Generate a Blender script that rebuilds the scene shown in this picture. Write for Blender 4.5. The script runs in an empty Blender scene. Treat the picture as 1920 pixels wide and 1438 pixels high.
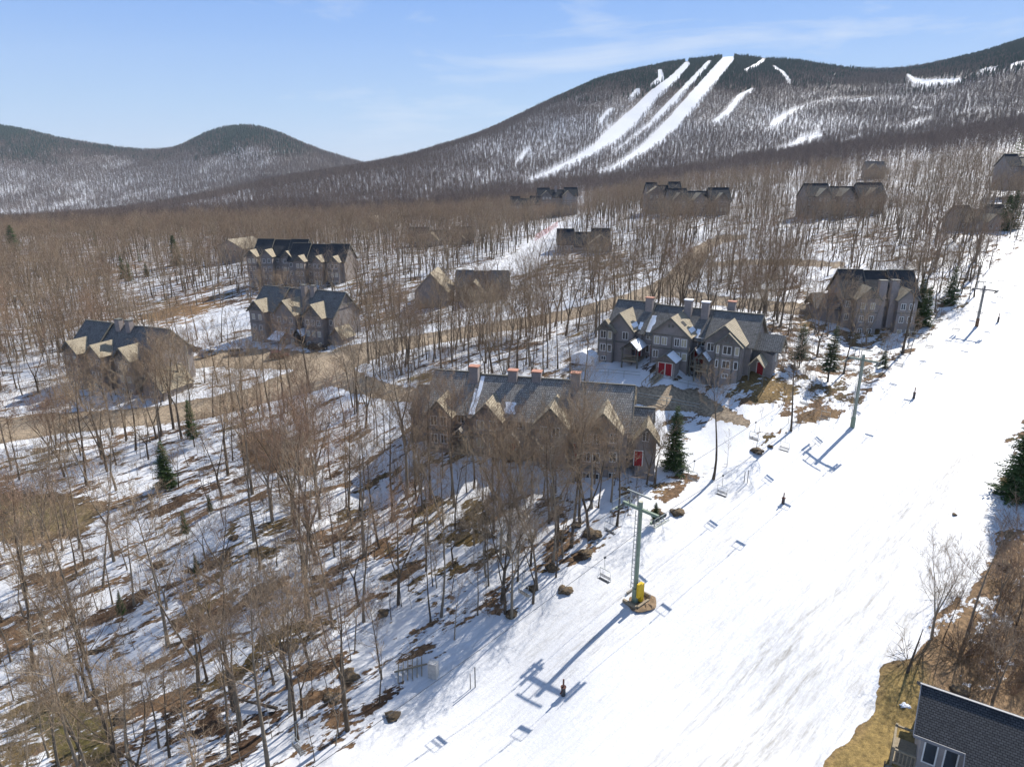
import bpy, bmesh, math, random
import numpy as np
from mathutils import Vector, Matrix

# ------------------------------------------------------------------ camera, sky, sun, exposure
scene = bpy.context.scene
C = scene.collection
PITCH = math.radians(17.5)
FPX, CX, CY = 1280.0, 960.0, 719.0
cam_d = bpy.data.cameras.new('camera')
cam_d.sensor_width = 36.0
cam_d.lens = 36.0 * FPX / 1920.0
cam_d.clip_start = 0.5
cam_d.clip_end = 30000
cam = bpy.data.objects.new('camera', cam_d)
C.objects.link(cam)
cam.location = (0, 0, 0)
cam.rotation_euler = (math.radians(90) - PITCH, 0, 0)
scene.camera = cam

SUN_AZ, SUN_EL = math.radians(43.0), math.radians(41.0)
SUN_DIR = Vector((math.sin(SUN_AZ) * math.cos(SUN_EL), math.cos(SUN_AZ) * math.cos(SUN_EL), math.sin(SUN_EL)))
world = bpy.data.worlds.new('World')
scene.world = world
world.use_nodes = True
wn, wl = world.node_tree.nodes, world.node_tree.links
wn.clear()
w_out = wn.new('ShaderNodeOutputWorld')
w_bg = wn.new('ShaderNodeBackground')
w_sky = wn.new('ShaderNodeTexSky')
w_sky.sky_type = 'NISHITA'
w_sky.sun_disc = False
w_sky.sun_elevation = SUN_EL
w_sky.sun_rotation = SUN_AZ
w_sky.altitude = 600
w_sky.air_density = 1.25
w_sky.dust_density = 0.25
w_sky.ozone_density = 2.4
w_bg.inputs['Strength'].default_value = 0.10
# clear blue paling towards the horizon, blended with the physical sky, and thin cirrus streaks
w_tc = wn.new('ShaderNodeTexCoord')
w_sep = wn.new('ShaderNodeSeparateXYZ')
wl.new(w_tc.outputs['Generated'], w_sep.inputs[0])
w_ramp = wn.new('ShaderNodeValToRGB')
wl.new(w_sep.outputs['Z'], w_ramp.inputs['Fac'])
SKYK = 1.0 / (0.10 * 2**0.68)
els = w_ramp.color_ramp.elements
els[0].position = 0.0; els[0].color = (0.56, 0.70, 0.93, 1)
els[1].position = 1.0; els[1].color = (0.22, 0.35, 0.66, 1)
for pz, c in ((0.08, (0.40, 0.59, 0.90)), (0.16, (0.255, 0.46, 0.90)), (0.24, (0.165, 0.37, 0.88)), (0.36, (0.22, 0.40, 0.78)), (0.6, (0.24, 0.39, 0.70))):
    e = els.new(pz); e.color = (*c, 1)
w_sc = wn.new('ShaderNodeVectorMath'); w_sc.operation = 'SCALE'; w_sc.inputs['Scale'].default_value = SKYK
wl.new(w_ramp.outputs['Color'], w_sc.inputs[0])
w_b = wn.new('ShaderNodeMix'); w_b.data_type = 'RGBA'; w_b.inputs['Factor'].default_value = 0.88
wl.new(w_sky.outputs['Color'], w_b.inputs['A']); wl.new(w_sc.outputs[0], w_b.inputs['B'])
w_map = wn.new('ShaderNodeMapping')
w_map.inputs['Scale'].default_value = (1.5, 1.5, 8.0)
w_map.inputs['Rotation'].default_value = (0.0, 0.12, 0.3)
w_n = wn.new('ShaderNodeTexNoise')
w_n.inputs['Scale'].default_value = 1.5
w_n.inputs['Detail'].default_value = 8
w_n.inputs['Roughness'].default_value = 0.6
w_n.inputs['Distortion'].default_value = 0.5
w_r = wn.new('ShaderNodeMapRange')
w_r.inputs['From Min'].default_value = 0.54
w_r.inputs['From Max'].default_value = 0.78
w_r.inputs['To Max'].default_value = 1.0
w_mix = wn.new('ShaderNodeMix'); w_mix.data_type = 'RGBA'
w_mix.inputs['B'].default_value = (0.78*SKYK, 0.86*SKYK, 0.98*SKYK, 1)
wl.new(w_tc.outputs['Generated'], w_map.inputs['Vector'])
wl.new(w_map.outputs['Vector'], w_n.inputs['Vector'])
wl.new(w_n.outputs['Fac'], w_r.inputs['Value'])
wl.new(w_r.outputs['Result'], w_mix.inputs['Factor'])
wl.new(w_b.outputs['Result'], w_mix.inputs['A'])
wl.new(w_mix.outputs['Result'], w_bg.inputs['Color'])
wl.new(w_bg.outputs['Background'], w_out.inputs['Surface'])

sun_d = bpy.data.lights.new('sun', 'SUN')
sun_d.energy = 5.0
sun_d.angle = math.radians(0.53)
sun_d.color = (1.0, 0.945, 0.86)
sun = bpy.data.objects.new('sun', sun_d)
C.objects.link(sun)
sun.rotation_euler = SUN_DIR.to_track_quat('Z', 'Y').to_euler()

scene.view_settings.view_transform = 'Standard'
scene.view_settings.look = 'None'
scene.view_settings.gamma = 1.0
scene.view_settings.use_curve_mapping = False
scene.view_settings.exposure = 0.68
scene.cycles.max_bounces = 5
scene.cycles.diffuse_bounces = 3
scene.cycles.glossy_bounces = 2
scene.cycles.transmission_bounces = 2
scene.cycles.volume_bounces = 0
scene.cycles.transparent_max_bounces = 4
scene.cycles.use_adaptive_sampling = True
scene.cycles.adaptive_threshold = 0.02
scene.cycles.use_denoising = True

# ------------------------------------------------------------------ pixel <-> ray helpers (only used to measure the place)
SP, CP = math.sin(PITCH), math.cos(PITCH)
def ray(u, v):
    """direction of a photograph pixel, scaled so that its y (distance away) is 1: returns x/y, z/y"""
    y = FPX * CP + (CY - v) * SP
    z = -FPX * SP + (CY - v) * CP
    return (u - CX) / y, z / y
def proj(x, y, z):
    """photograph pixel of world points"""
    f = y * CP - z * SP
    up = y * SP + z * CP
    f = np.maximum(f, 0.5)
    return CX + FPX * x / f, CY - FPX * up / f

# ------------------------------------------------------------------ the lie of the land: measured points (u, v, distance)
ctl = [
 (1598,800,99),(1830,612,142),(1920,470,200),(1190,1125,61.2),
 (0,1438,44),(480,1438,43.5),(0,1100,68),(480,1100,64.5),(0,900,96),(400,900,90),(700,900,86),
 (800,844,89),(1150,888,82.5),(0,790,122),(300,775,122),(560,700,139),(290,715,141),(640,665,152),
 (900,615,160),(1100,580,170),(1300,480,240),(1350,450,268),(1140,679,117.6),(1385,715,106),(1250,697,109.5),(1300,750,106),(1200,735,107),(1500,700,112),(1600,640,137),
 (870,510,230),(1070,412,420),(560,530,235),(600,640,167),(350,600,200),(0,600,215),(0,500,340),
 (450,460,370),(0,440,560),(300,430,520),(700,430,440),(1000,385,620),(1240,402,330),(1570,395,320),
 (1500,500,200),(1700,500,185),(1830,430,240),(1650,315,560),(1920,340,400),
 (1920,248,750),(1700,280,780),(1400,312,850),(1200,340,900),
 # slack behind the near wood, then the face of the ski mountain
 (1920,230,1000),(1700,262,1000),(1400,300,1040),(1200,322,1050),(1000,352,950),(850,372,900),(690,378,900),(560,392,880),(300,415,840),(0,434,800),
 (1200,230,1600),(1400,210,1600),(1600,200,1600),(1800,170,1550),(1000,290,1350),
 (690,316,1600),(760,302,1680),(830,280,1760),(900,260,1820),(1000,221,1900),(1060,188,2000),(1130,158,2080),(1200,136,2150),(1280,123,2220),
 (1380,112,2300),(1450,117,2320),(1540,127,2300),(1640,139,2250),(1720,132,2150),(1800,115,2080),(1870,96,2020),(1920,79,2000),
 (1000,231,2900),(1280,140,3300),(1540,142,3300),(1800,130,3000),(1920,100,2900),(760,318,2700),(2300,0,2900),
 # low shoulder on the left, hidden dip behind it
 (560,334,1450),(470,352,1350),(380,372,1250),(250,397,1150),(120,412,1050),(0,427,960),
 (560,346,2000),(380,386,1750),(120,430,1500),(0,440,1400),(690,330,2200),
 # far hill
 (0,400,1950),(0,330,2500),(200,340,2550),(200,398,2000),(450,300,2750),(420,350,2300),(600,318,2700),
 (0,244,3200),(60,254,3200),(120,266,3200),(200,279,3250),(270,286,3300),(340,279,3300),(380,260,3250),(430,248,3200),(480,246,3200),
 (520,254,3200),(580,279,3250),(640,299,3300),(690,313,3400),
 (0,275,4400),(270,305,4500),(480,275,4500),(690,325,4800),
 # beyond the frame
 (-500,215,3200),(-500,445,950),(-500,600,215),(-500,900,98),(-500,1300,52),(-500,450,1500),(-500,360,2300),
 (2300,10,1900),(2300,200,700),(2300,330,400),(2300,470,210),(2300,700,135),(2300,1000,80),(2300,1438,45),
]
def piste_z(x, y):
    return -43 + 0.09 * ((x - 12.8) * 0.729 + (y - 61.2) * 0.684)
for (u, v) in ((960,1438),(1500,1438),(1900,1438),(1100,1250),(1500,1200),(1800,1200),(1000,1150),(1350,1000),(1650,1000),(1900,1000),
               (1500,880),(1750,850),(1900,780),(1700,720),(1850,700)):
    kx, kz = ray(u, v)
    # intersect with the inclined piste plane
    D = (-43 - 0.09*(12.8*0.729 + 61.2*0.684)) / (kz - 0.09*(kx*0.729 + 0.684))
    ctl.append((u, v, D))
_k = np.array([ray(u, v)[0] for u, v, d in ctl])
_e = np.array([ray(u, v)[1] for u, v, d in ctl])
_l = np.log(np.array([d for u, v, d in ctl], float))
LS = 0.55                                        # weight of log-distance against bearing
def _phi(r2):
    return 0.5 * r2 * np.log(r2 + 1e-9)
def _tps_fit(px, py, val, smooth=2e-4):
    n = len(px)
    r2 = (px[:, None] - px[None])**2 + (py[:, None] - py[None])**2
    K = _phi(r2) + smooth * np.eye(n)
    P = np.stack([np.ones(n), px, py], 1)
    A = np.zeros((n + 3, n + 3)); A[:n, :n] = K; A[:n, n:] = P; A[n:, :n] = P.T
    return np.linalg.solve(A, np.concatenate([val, np.zeros(3)]))
_w = _tps_fit(_k, _l * LS, _e)
def _hash(i, j, s):
    h = (i * 374761393 + j * 668265263 + s * 974634777) & 0xffffffff
    h = ((h ^ (h >> 13)) * 1274126177) & 0xffffffff
    return ((h ^ (h >> 16)) & 0xffff) / 65535.0
def vnoise(x, y, s=0):
    x = np.asarray(x, float); y = np.asarray(y, float)
    i = np.floor(x).astype(np.int64); j = np.floor(y).astype(np.int64)
    fx = x - i; fy = y - j
    fx = fx*fx*(3-2*fx); fy = fy*fy*(3-2*fy)
    a = _hash(i, j, s); b = _hash(i+1, j, s); c = _hash(i, j+1, s); d = _hash(i+1, j+1, s)
    return (a*(1-fx)+b*fx)*(1-fy) + (c*(1-fx)+d*fx)*fy
def fbm(x, y, s=0, o=4):
    t = 0; a = 0.5
    for k in range(o):
        t = t + a * (vnoise(x*2**k, y*2**k, s+k) - 0.5); a *= 0.5
    return t
def height(x, y):
    x = np.atleast_1d(np.asarray(x, float)); y = np.atleast_1d(np.asarray(y, float))
    yy = np.maximum(y, 40.0)
    k = np.clip(x / yy, -1.5, 1.5)
    l = np.log(yy) * LS
    out = np.empty_like(k)
    for a in range(0, len(k), 20000):
        kk, ll = k[a:a+20000], l[a:a+20000]
        r2 = (kk[:, None] - _k[None])**2 + (ll[:, None] - (_l*LS)[None])**2
        out[a:a+20000] = _phi(r2) @ _w[:-3] + _w[-3] + _w[-2]*kk + _w[-1]*ll
    z = out * yy
    far = np.clip((yy - 900) / 900, 0, 1)
    z = z + far * 26 * fbm(x / 260, y / 420, 11, 4)
    mid = np.clip((yy - 260) / 400, 0, 1) * (1 - far)
    z = z + mid * 5 * fbm(x / 90, y / 90, 5, 3)
    return z
def gz(x, y):
    return float(height([x], [y])[0])
def ground_at(u, v, near=True):
    """first place where the ray of a pixel meets the land"""
    kx, kz = ray(u, v)
    ds = np.exp(np.linspace(math.log(41), math.log(4000), 700))
    h = height(kx * ds, ds)
    below = np.nonzero(kz * ds <= h)[0]
    if len(below) == 0:
        return None
    i = below[0]
    if i == 0:
        d = ds[0]
    else:
        g0 = kz*ds[i-1]-h[i-1]; g1 = kz*ds[i]-h[i]
        d = ds[i-1] + (ds[i]-ds[i-1]) * g0/(g0-g1)
    return float(kx*d), float(d), float(kz*d)
# ------------------------------------------------------------------ small helpers
def prop(o, label=None, category=None, group=None, kind=None):
    if label: o['label'] = label
    if category: o['category'] = category
    if group: o['group'] = group
    if kind: o['kind'] = kind
    return o
def link_mesh(name, me, mat=None, parent=None, loc=None):
    if mat is not None and len(me.materials) == 0:
        for m in (mat if isinstance(mat, (list, tuple)) else [mat]):
            me.materials.append(m)
    o = bpy.data.objects.new(name, me)
    C.objects.link(o)
    if parent is not None: o.parent = parent
    if loc is not None: o.location = loc
    return o
def np_mesh(name, verts, faces, smooth=False):
    me = bpy.data.meshes.new(name)
    me.from_pydata([tuple(v) for v in verts], [], [tuple(f) for f in faces])
    if smooth:
        me.polygons.foreach_set('use_smooth', [True] * len(me.polygons))
    me.update()
    return me
def empty(name, loc, rz=0.0, label=None, category=None, group=None):
    o = bpy.data.objects.new(name, None)
    C.objects.link(o)
    o.location = loc; o.rotation_euler = (0, 0, rz)
    o.empty_display_size = 0.3
    return prop(o, label, category, group)

class NT:
    """tiny node-tree builder"""
    def __init__(self, name, rough=0.9, spec=0.2):
        self.m = bpy.data.materials.new(name); self.m.use_nodes = True
        self.n, self.l = self.m.node_tree.nodes, self.m.node_tree.links
        self.b = self.n['Principled BSDF']
        self.b.inputs['Roughness'].default_value = rough
        self.b.inputs['Specular IOR Level'].default_value = spec
    def add(self, t, **kw):
        nd = self.n.new(t)
        for k, v in kw.items():
            if k in nd.inputs.keys():
                s = nd.inputs[k]
                if hasattr(v, 'node'): self.l.new(v, s)
                else: s.default_value = v
            else: setattr(nd, k, v)
        return nd
    def set(self, k, v):
        s = self.b.inputs[k]
        if hasattr(v, 'node'): self.l.new(v, s)
        else: s.default_value = v
    def coord(self, scale=(1, 1, 1), rot=(0, 0, 0), kind='Object'):
        tc = self.n.new('ShaderNodeTexCoord')
        mp = self.n.new('ShaderNodeMapping')
        mp.inputs['Scale'].default_value = scale; mp.inputs['Rotation'].default_value = rot
        src = tc.outputs[kind]
        if any(rot) and scale != (1, 1, 1):        # turn first, then stretch
            m0 = self.n.new('ShaderNodeMapping'); m0.inputs['Rotation'].default_value = rot
            mp.inputs['Rotation'].default_value = (0, 0, 0)
            self.l.new(src, m0.inputs['Vector']); src = m0.outputs['Vector']
        self.l.new(src, mp.inputs['Vector'])
        return mp.outputs['Vector']
    def noise(self, vec, scale, detail=4, rough=0.55, dist=0.0):
        nd = self.add('ShaderNodeTexNoise', Vector=vec, Scale=scale, Detail=detail, Roughness=rough, Distortion=dist)
        return nd.outputs['Fac']
    def math(self, op, a, b=None, clamp=False):
        nd = self.n.new('ShaderNodeMath'); nd.operation = op; nd.use_clamp = clamp
        for i, v in enumerate((a, b)):
            if v is None: continue
            if hasattr(v, 'node'): self.l.new(v, nd.inputs[i])
            else: nd.inputs[i].default_value = v
        return nd.outputs[0]
    def rng(self, v, a, b, c=0.0, d=1.0, smooth=False):
        nd = self.n.new('ShaderNodeMapRange')
        if smooth: nd.interpolation_type = 'SMOOTHSTEP'
        self.l.new(v, nd.inputs['Value'])
        nd.inputs['From Min'].default_value = a; nd.inputs['From Max'].default_value = b
        nd.inputs['To Min'].default_value = c; nd.inputs['To Max'].default_value = d
        return nd.outputs['Result']
    def mix(self, f, a, b, blend='MIX'):
        nd = self.n.new('ShaderNodeMix'); nd.data_type = 'RGBA'; nd.blend_type = blend
        for k, v in (('Factor', f), ('A', a), ('B', b)):
            s = nd.inputs[k]
            if hasattr(v, 'node'): self.l.new(v, s)
            elif isinstance(v, (int, float)): s.default_value = v
            else: s.default_value = (*v, 1) if len(v) == 3 else v
        return nd.outputs['Result']
    def bump(self, h, strength=0.5, dist=0.1):
        nd = self.n.new('ShaderNodeBump')
        nd.inputs['Strength'].default_value = strength; nd.inputs['Distance'].default_value = dist
        self.l.new(h, nd.inputs['Height']); self.l.new(nd.outputs['Normal'], self.b.inputs['Normal'])
    def attr(self, name, out='Fac'):
        return self.add('ShaderNodeAttribute', attribute_name=name).outputs[out]
    def rand(self):
        return self.n.new('ShaderNodeObjectInfo').outputs['Random']

def simple_mat(name, col, rough=0.8, spec=0.2, var=0.25, scale=3.0, metallic=0.0, bump=0.0, kind='Object'):
    t = NT(name, rough, spec)
    f = t.noise(t.coord(kind=kind), scale, 5, 0.6)
    f2 = t.rng(f, 0.3, 0.7)
    lo = tuple(c * (1 - var) for c in col); hi = tuple(min(1, c * (1 + var)) for c in col)
    t.set('Base Color', t.mix(f2, lo, hi))
    t.set('Metallic', metallic)
    if bump: t.bump(f, bump, 0.05)
    return t.m

# ------------------------------------------------------------------ ground material: snow over whatever the ground is
def make_ground_mat():
    t = NT('ground_snow_and_litter', 0.75, 0.25)
    pos = t.coord()
    bare = t.attr('bare')
    col = t.attr('ground_col', 'Color')
    dirt = t.attr('dirt')
    n1 = t.noise(t.coord((0.5, 1.25, 1), (0, 0, -0.62)), 0.33, 7, 0.64, 0.4)
    n2 = t.noise(t.coord((0.8, 1.6, 1.0), (0, 0, -0.55)), 1.3, 6, 0.62, 0.2)
    s = t.math('ADD', t.math('MULTIPLY', t.math('SUBTRACT', n1, 0.5), 1.35), t.math('MULTIPLY', t.math('SUBTRACT', n2, 0.5), 0.62))
    f = t.math('ADD', bare, s)
    snowf = t.rng(f, 0.545, 0.50, 0.0, 1.0, True)
    # litter / grass colour
    n3 = t.noise(pos, 2.2, 8, 0.7)
    n4 = t.noise(pos, 14.0, 4, 0.75)
    lit = t.mix(t.rng(n3, 0.35, 0.65), (0.45, 0.42, 0.40), (1.35, 1.25, 1.15))
    c1 = t.mix(1.0, col, lit, 'MULTIPLY')
    c2 = t.mix(t.rng(n4, 0.35, 0.7), t.mix(1.0, c1, (0.55, 0.5, 0.47), 'MULTIPLY'), c1)
    # snow colour, faintly uneven, dirty in streaks along the fall line
    sn = t.noise(pos, 0.45, 6, 0.6)
    snow = t.mix(t.rng(sn, 0.3, 0.7), (0.56, 0.568, 0.585), (0.66, 0.663, 0.672))
    stv = t.coord((0.05, 0.6, 0.3), (0, 0, -0.76))
    st = t.noise(stv, 1.6, 8, 0.62, 0.25)
    st2 = t.noise(t.coord((0.22, 1.8, 1.0), (0, 0, -0.76)), 2.0, 6, 0.72, 0.2)
    sp = t.noise(pos, 5.5, 6, 0.8)
    dm = t.math('MULTIPLY', t.rng(st, 0.42, 0.66), t.rng(st2, 0.36, 0.62))
    dm = t.math('MULTIPLY', dm, dirt)
    scr = t.math('MULTIPLY', t.rng(st2, 0.40, 0.66), t.math('MULTIPLY', t.rng(sn, 0.35, 0.65), t.rng(dirt, 0.0, 0.3)))
    snow = t.mix(t.math('MULTIPLY', scr, 0.62, True), snow, (0.355, 0.358, 0.365))
    snow = t.mix(t.math('MULTIPLY', dm, 0.85, True), snow, (0.24, 0.222, 0.19))
    sm = t.math('MULTIPLY', t.rng(sp, 0.63, 0.69), t.math('MULTIPLY', dirt, 0.75), True)
    snow = t.mix(sm, snow, (0.22, 0.19, 0.15))
    t.set('Base Color', t.mix(snowf, c2, snow))
    t.set('Roughness', t.rng(snowf, 0, 1, 0.95, 0.55))
    g = t.noise(t.coord((0.25, 2.2, 1.0), (0, 0, -0.76)), 1.3, 7, 0.65)
    h = t.math('ADD', t.math('MULTIPLY', snowf, 0.55), t.math('ADD', t.math('MULTIPLY', n3, 0.30), t.math('MULTIPLY', g, 0.5)))
    t.bump(h, 0.55, 0.35)
    return t.m
GROUND = make_ground_mat()

# ------------------------------------------------------------------ what lies where (outlines measured on the photograph, painted on the land itself)
def seg_dist(u, v, pts):
    """px distance to a polyline with half-widths (u, v, halfwidth): negative inside"""
    best = np.full(u.shape, 1e9)
    for (x0, y0, w0), (x1, y1, w1) in zip(pts[:-1], pts[1:]):
        dx, dy = x1 - x0, y1 - y0
        t = np.clip(((u-x0)*dx + (v-y0)*dy) / (dx*dx + dy*dy + 1e-9), 0, 1)
        d = np.hypot(u - x0 - t*dx, v - y0 - t*dy) - (w0 + t*(w1-w0))
        best = np.minimum(best, d)
    return best
def poly_dist(u, v, pts):
    inside = np.zeros(u.shape, bool); best = np.full(u.shape, 1e9)
    n = len(pts)
    for i in range(n):
        (x0, y0), (x1, y1) = pts[i], pts[(i+1) % n]
        c = ((y0 > v) != (y1 > v)) & (u < (x1-x0)*(v-y0)/((y1-y0) if y1 != y0 else 1e-9) + x0)
        inside ^= c
        dx, dy = x1-x0, y1-y0
        t = np.clip(((u-x0)*dx + (v-y0)*dy)/(dx*dx+dy*dy+1e-9), 0, 1)
        best = np.minimum(best, np.hypot(u-x0-t*dx, v-y0-t*dy))
    return np.where(inside, -best, best)
PISTE = [(-900,3400),(300,1760),(560,1500),(620,1432),(700,1372),(768,1300),(800,1262),(852,1222),(880,1195),(925,1175),(1000,1150),(1052,1108),(1085,1065),(1125,1040),(1165,1002),(1210,975),(1262,938),(1300,918),
 (1345,895),(1395,862),(1440,838),(1490,805),(1560,796),(1600,775),(1640,735),(1668,700),(1700,672),(1740,640),(1790,600),(1835,556),(1850,520),(1880,492),(1925,462),(1990,425),
 (2200,560),(2150,700),(1960,745),(1915,765),(1905,800),(1868,840),(1860,880),(1866,915),(1900,935),(1960,940),(1960,985),(1860,985),(1850,1040),(1820,1090),(1790,1110),(1745,1140),(1716,1168),(1722,1195),(1700,1230),(1645,1242),(1640,1270),(1632,1330),(1600,1360),(1575,1388),(1540,1430),(1500,1500),(1250,2100),(900,3400)]
ROADS = {
 'dirt_road': [(-300,850,26),(-60,815,26),(60,800,24),(130,792,20),(300,778,17),(400,760,17),(480,742,18),(560,716,24),(620,692,34),(660,668,22),(720,652,14),(780,640,11),(900,618,10),(1000,603,9),(1100,583,9),(1160,566,10),(1215,550,12),(1262,535,22),(1290,505,24),(1310,478,18),(1330,458,8),(1352,448,5),(1395,445,3)],
 'dirt_road.side': [(620,700,26),(680,722,20),(740,738,14),(800,745,14),(1000,760,10),(1180,738,14),(1230,745,24),(1300,752,22),(1350,772,14),(1400,795,8)],
 'dirt_road.upper': [(1330,497,3),(1400,492,4),(1500,493,4.5),(1580,497,4)],
 'dirt_road.middle': [(1255,545,12),(1330,562,9),(1420,572,8),(1510,580,8),(1560,592,8)],
 'car_park': [(330,690,7),(400,672,16),(480,672,20),(560,676,18),(620,680,18)],
}
ROADS = {k_: [(a_, b_, w_*.84) for a_, b_, w_ in p_] for k_, p_ in ROADS.items()}
TRAILS = {  # far ski runs on the mountain, (u, v, half width) px
 'a': [(1288,122,6),(1268,145,8),(1225,180,10),(1200,208,13),(1172,237,16),(1148,258,16),(1122,281,11),(1080,305,8),(1045,322,8),(1010,340,7),(985,354,5)],
 'b': [(1330,118,4),(1300,150,4.5),(1275,178,5),(1245,210,6),(1215,240,4),(1180,268,2.5),(1150,292,1.5)],
 'c': [(1366,112,11),(1340,142,12),(1311,176,13),(1285,206,13),(1255,241,14),(1220,275,11),(1185,300,9),(1150,320,6),(1122,334,4)],
 'd': [(1410,170,3),(1388,183,5),(1368,210,6),(1340,232,4)],
 'e': [(1432,114,3),(1418,124,3),(1398,133,2.5)],
 'f': [(1450,126,2.5),(1468,138,3),(1480,154,3)],
 'g': [(1237,135,4),(1240,148,5),(1222,160,2)],
 'h': [(1195,172,4),(1184,184,4)],
 'i': [(1145,208,4),(1125,232,4)],
 'j': [(992,284,4),(970,310,3)],
 'k': [(1502,205,2),(1480,216,4),(1455,232,7),(1450,241,5)],
 'l': [(1535,260,6),(1505,267,8),(1480,283,6),(1455,292,4)],
 'm': [(1612,264,3),(1578,274,4)],
 'n': [(1702,143,3),(1712,154,7),(1735,158,6),(1795,154,5)],
 'o': [(1640,186,1.5),(1560,191,1.5),(1500,205,2)],
 'p': [(1690,245,3),(1718,235,5),(1745,228,2)],
 'q': [(1840,135,3),(1866,129,3)],
 'r': [(1710,208,1.2),(1745,210,1.2)],
 's': [(1895,125,3),(1925,116,3)],
}
for _n in 'abc': TRAILS[_n] = [(u_, v_, w_*.9) for u_, v_, w_ in TRAILS[_n]]
OPEN_SNOW = [  # clearings: (polygon, near distance, far distance)
 ([(868,512),(905,496),(962,478),(1012,446),(1050,418),(1085,402),(1100,412),(1062,436),(1046,465),(1015,498),(990,512),(940,522),(880,524)], 120, 700),
 ([(1450,352),(1462,346),(1510,338),(1512,352),(1480,362)], 250, 700),
 ([(310,625),(335,598),(420,580),(470,585),(470,612),(400,632),(350,640)], 120, 400),
 ([(1000,395),(1090,392),(1100,402),(1040,404)], 250, 900),
 ([(1640,398),(1700,388),(1700,402),(1650,408)], 200, 500),
 ([(1090,700),(1140,672),(1330,735),(1480,790),(1440,812),(1340,790),(1190,738),(1110,722)], 80, 200),
 ([(800,880),(1230,880),(1260,900),(1150,925),(1000,930),(800,925)], 60, 110),
 ([(1215,800),(1400,790),(1440,830),(1330,880),(1240,890)], 60, 120),
]
BARE = [  # (polygon, colour, strength)
 ([(-200,930),(0,925),(110,940),(185,955),(150,1000),(60,1010),(-200,1040)], (0.20,0.17,0.09), 1.0),
 ([(262,588),(330,575),(410,578),(420,600),(360,606),(330,616),(290,606)], (0.30,0.20,0.10), 0.52),
 ([(455,830),(500,818),(580,862),(585,885),(520,880),(470,860)], (0.23,0.14,0.07), 1.0),
 ([(1380,705),(1480,712),(1500,745),(1440,752),(1385,740)], (0.30,0.22,0.10), 0.62),
 ([(1230,790),(1320,795),(1320,830),(1260,850),(1235,850)], (0.28,0.20,0.10), 0.4),
 ([(60,1330),(130,1310),(215,1330),(220,1438),(100,1438)], (0.13,0.12,0.045), 0.42),
 ([(1500,772),(1575,765),(1570,795),(1500,800)], (0.27,0.19,0.10), 0.8),
 ([(1700,655),(1790,620),(1800,640),(1720,668)], (0.27,0.19,0.10), 0.4),
 ([(1590,600),(1680,590),(1720,610),(1680,640),(1600,640)], (0.25,0.19,0.08), 0.3),
 ([(1700,600),(1755,605),(1750,630),(1700,625)], (0.25,0.19,0.08), 0.5),
 ([(1240,935),(1300,935),(1320,950),(1270,962),(1242,950)], (0.24,0.16,0.09), 0.75),
 ([(1160,905),(1250,895),(1240,920),(1160,925)], (0.25,0.18,0.08), 0.5),
 ([(1500,1520),(1548,1432),(1590,1385),(1625,1345),(1645,1300),(1650,1248),(1700,1238),(1732,1200),(1722,1165),(1760,1140),(1800,1112),(1860,1060),(1880,990),(2400,985),(2400,1520)], (0.31,0.225,0.135), 0.40),
 ([(1500,1520),(1548,1432),(1590,1385),(1625,1345),(1650,1300),(1650,1250),(1720,1250),(1740,1300),(1720,1438),(1700,1520)], (0.32,0.25,0.10), 0.8),
 ([(1872,890),(1960,880),(1960,940),(1890,930)], (0.16,0.13,0.06), 0.9),
 ([(500,640),(560,615),(680,655),(640,668),(560,665)], (0.24,0.19,0.09), 0.25),
 ([(740,705),(800,700),(800,740),(740,735)], (0.24,0.2,0.1), 0.2),
 ([(1500,560),(1530,555),(1540,600),(1500,610)], (0.3,0.22,0.1), 0.5),
]
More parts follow.
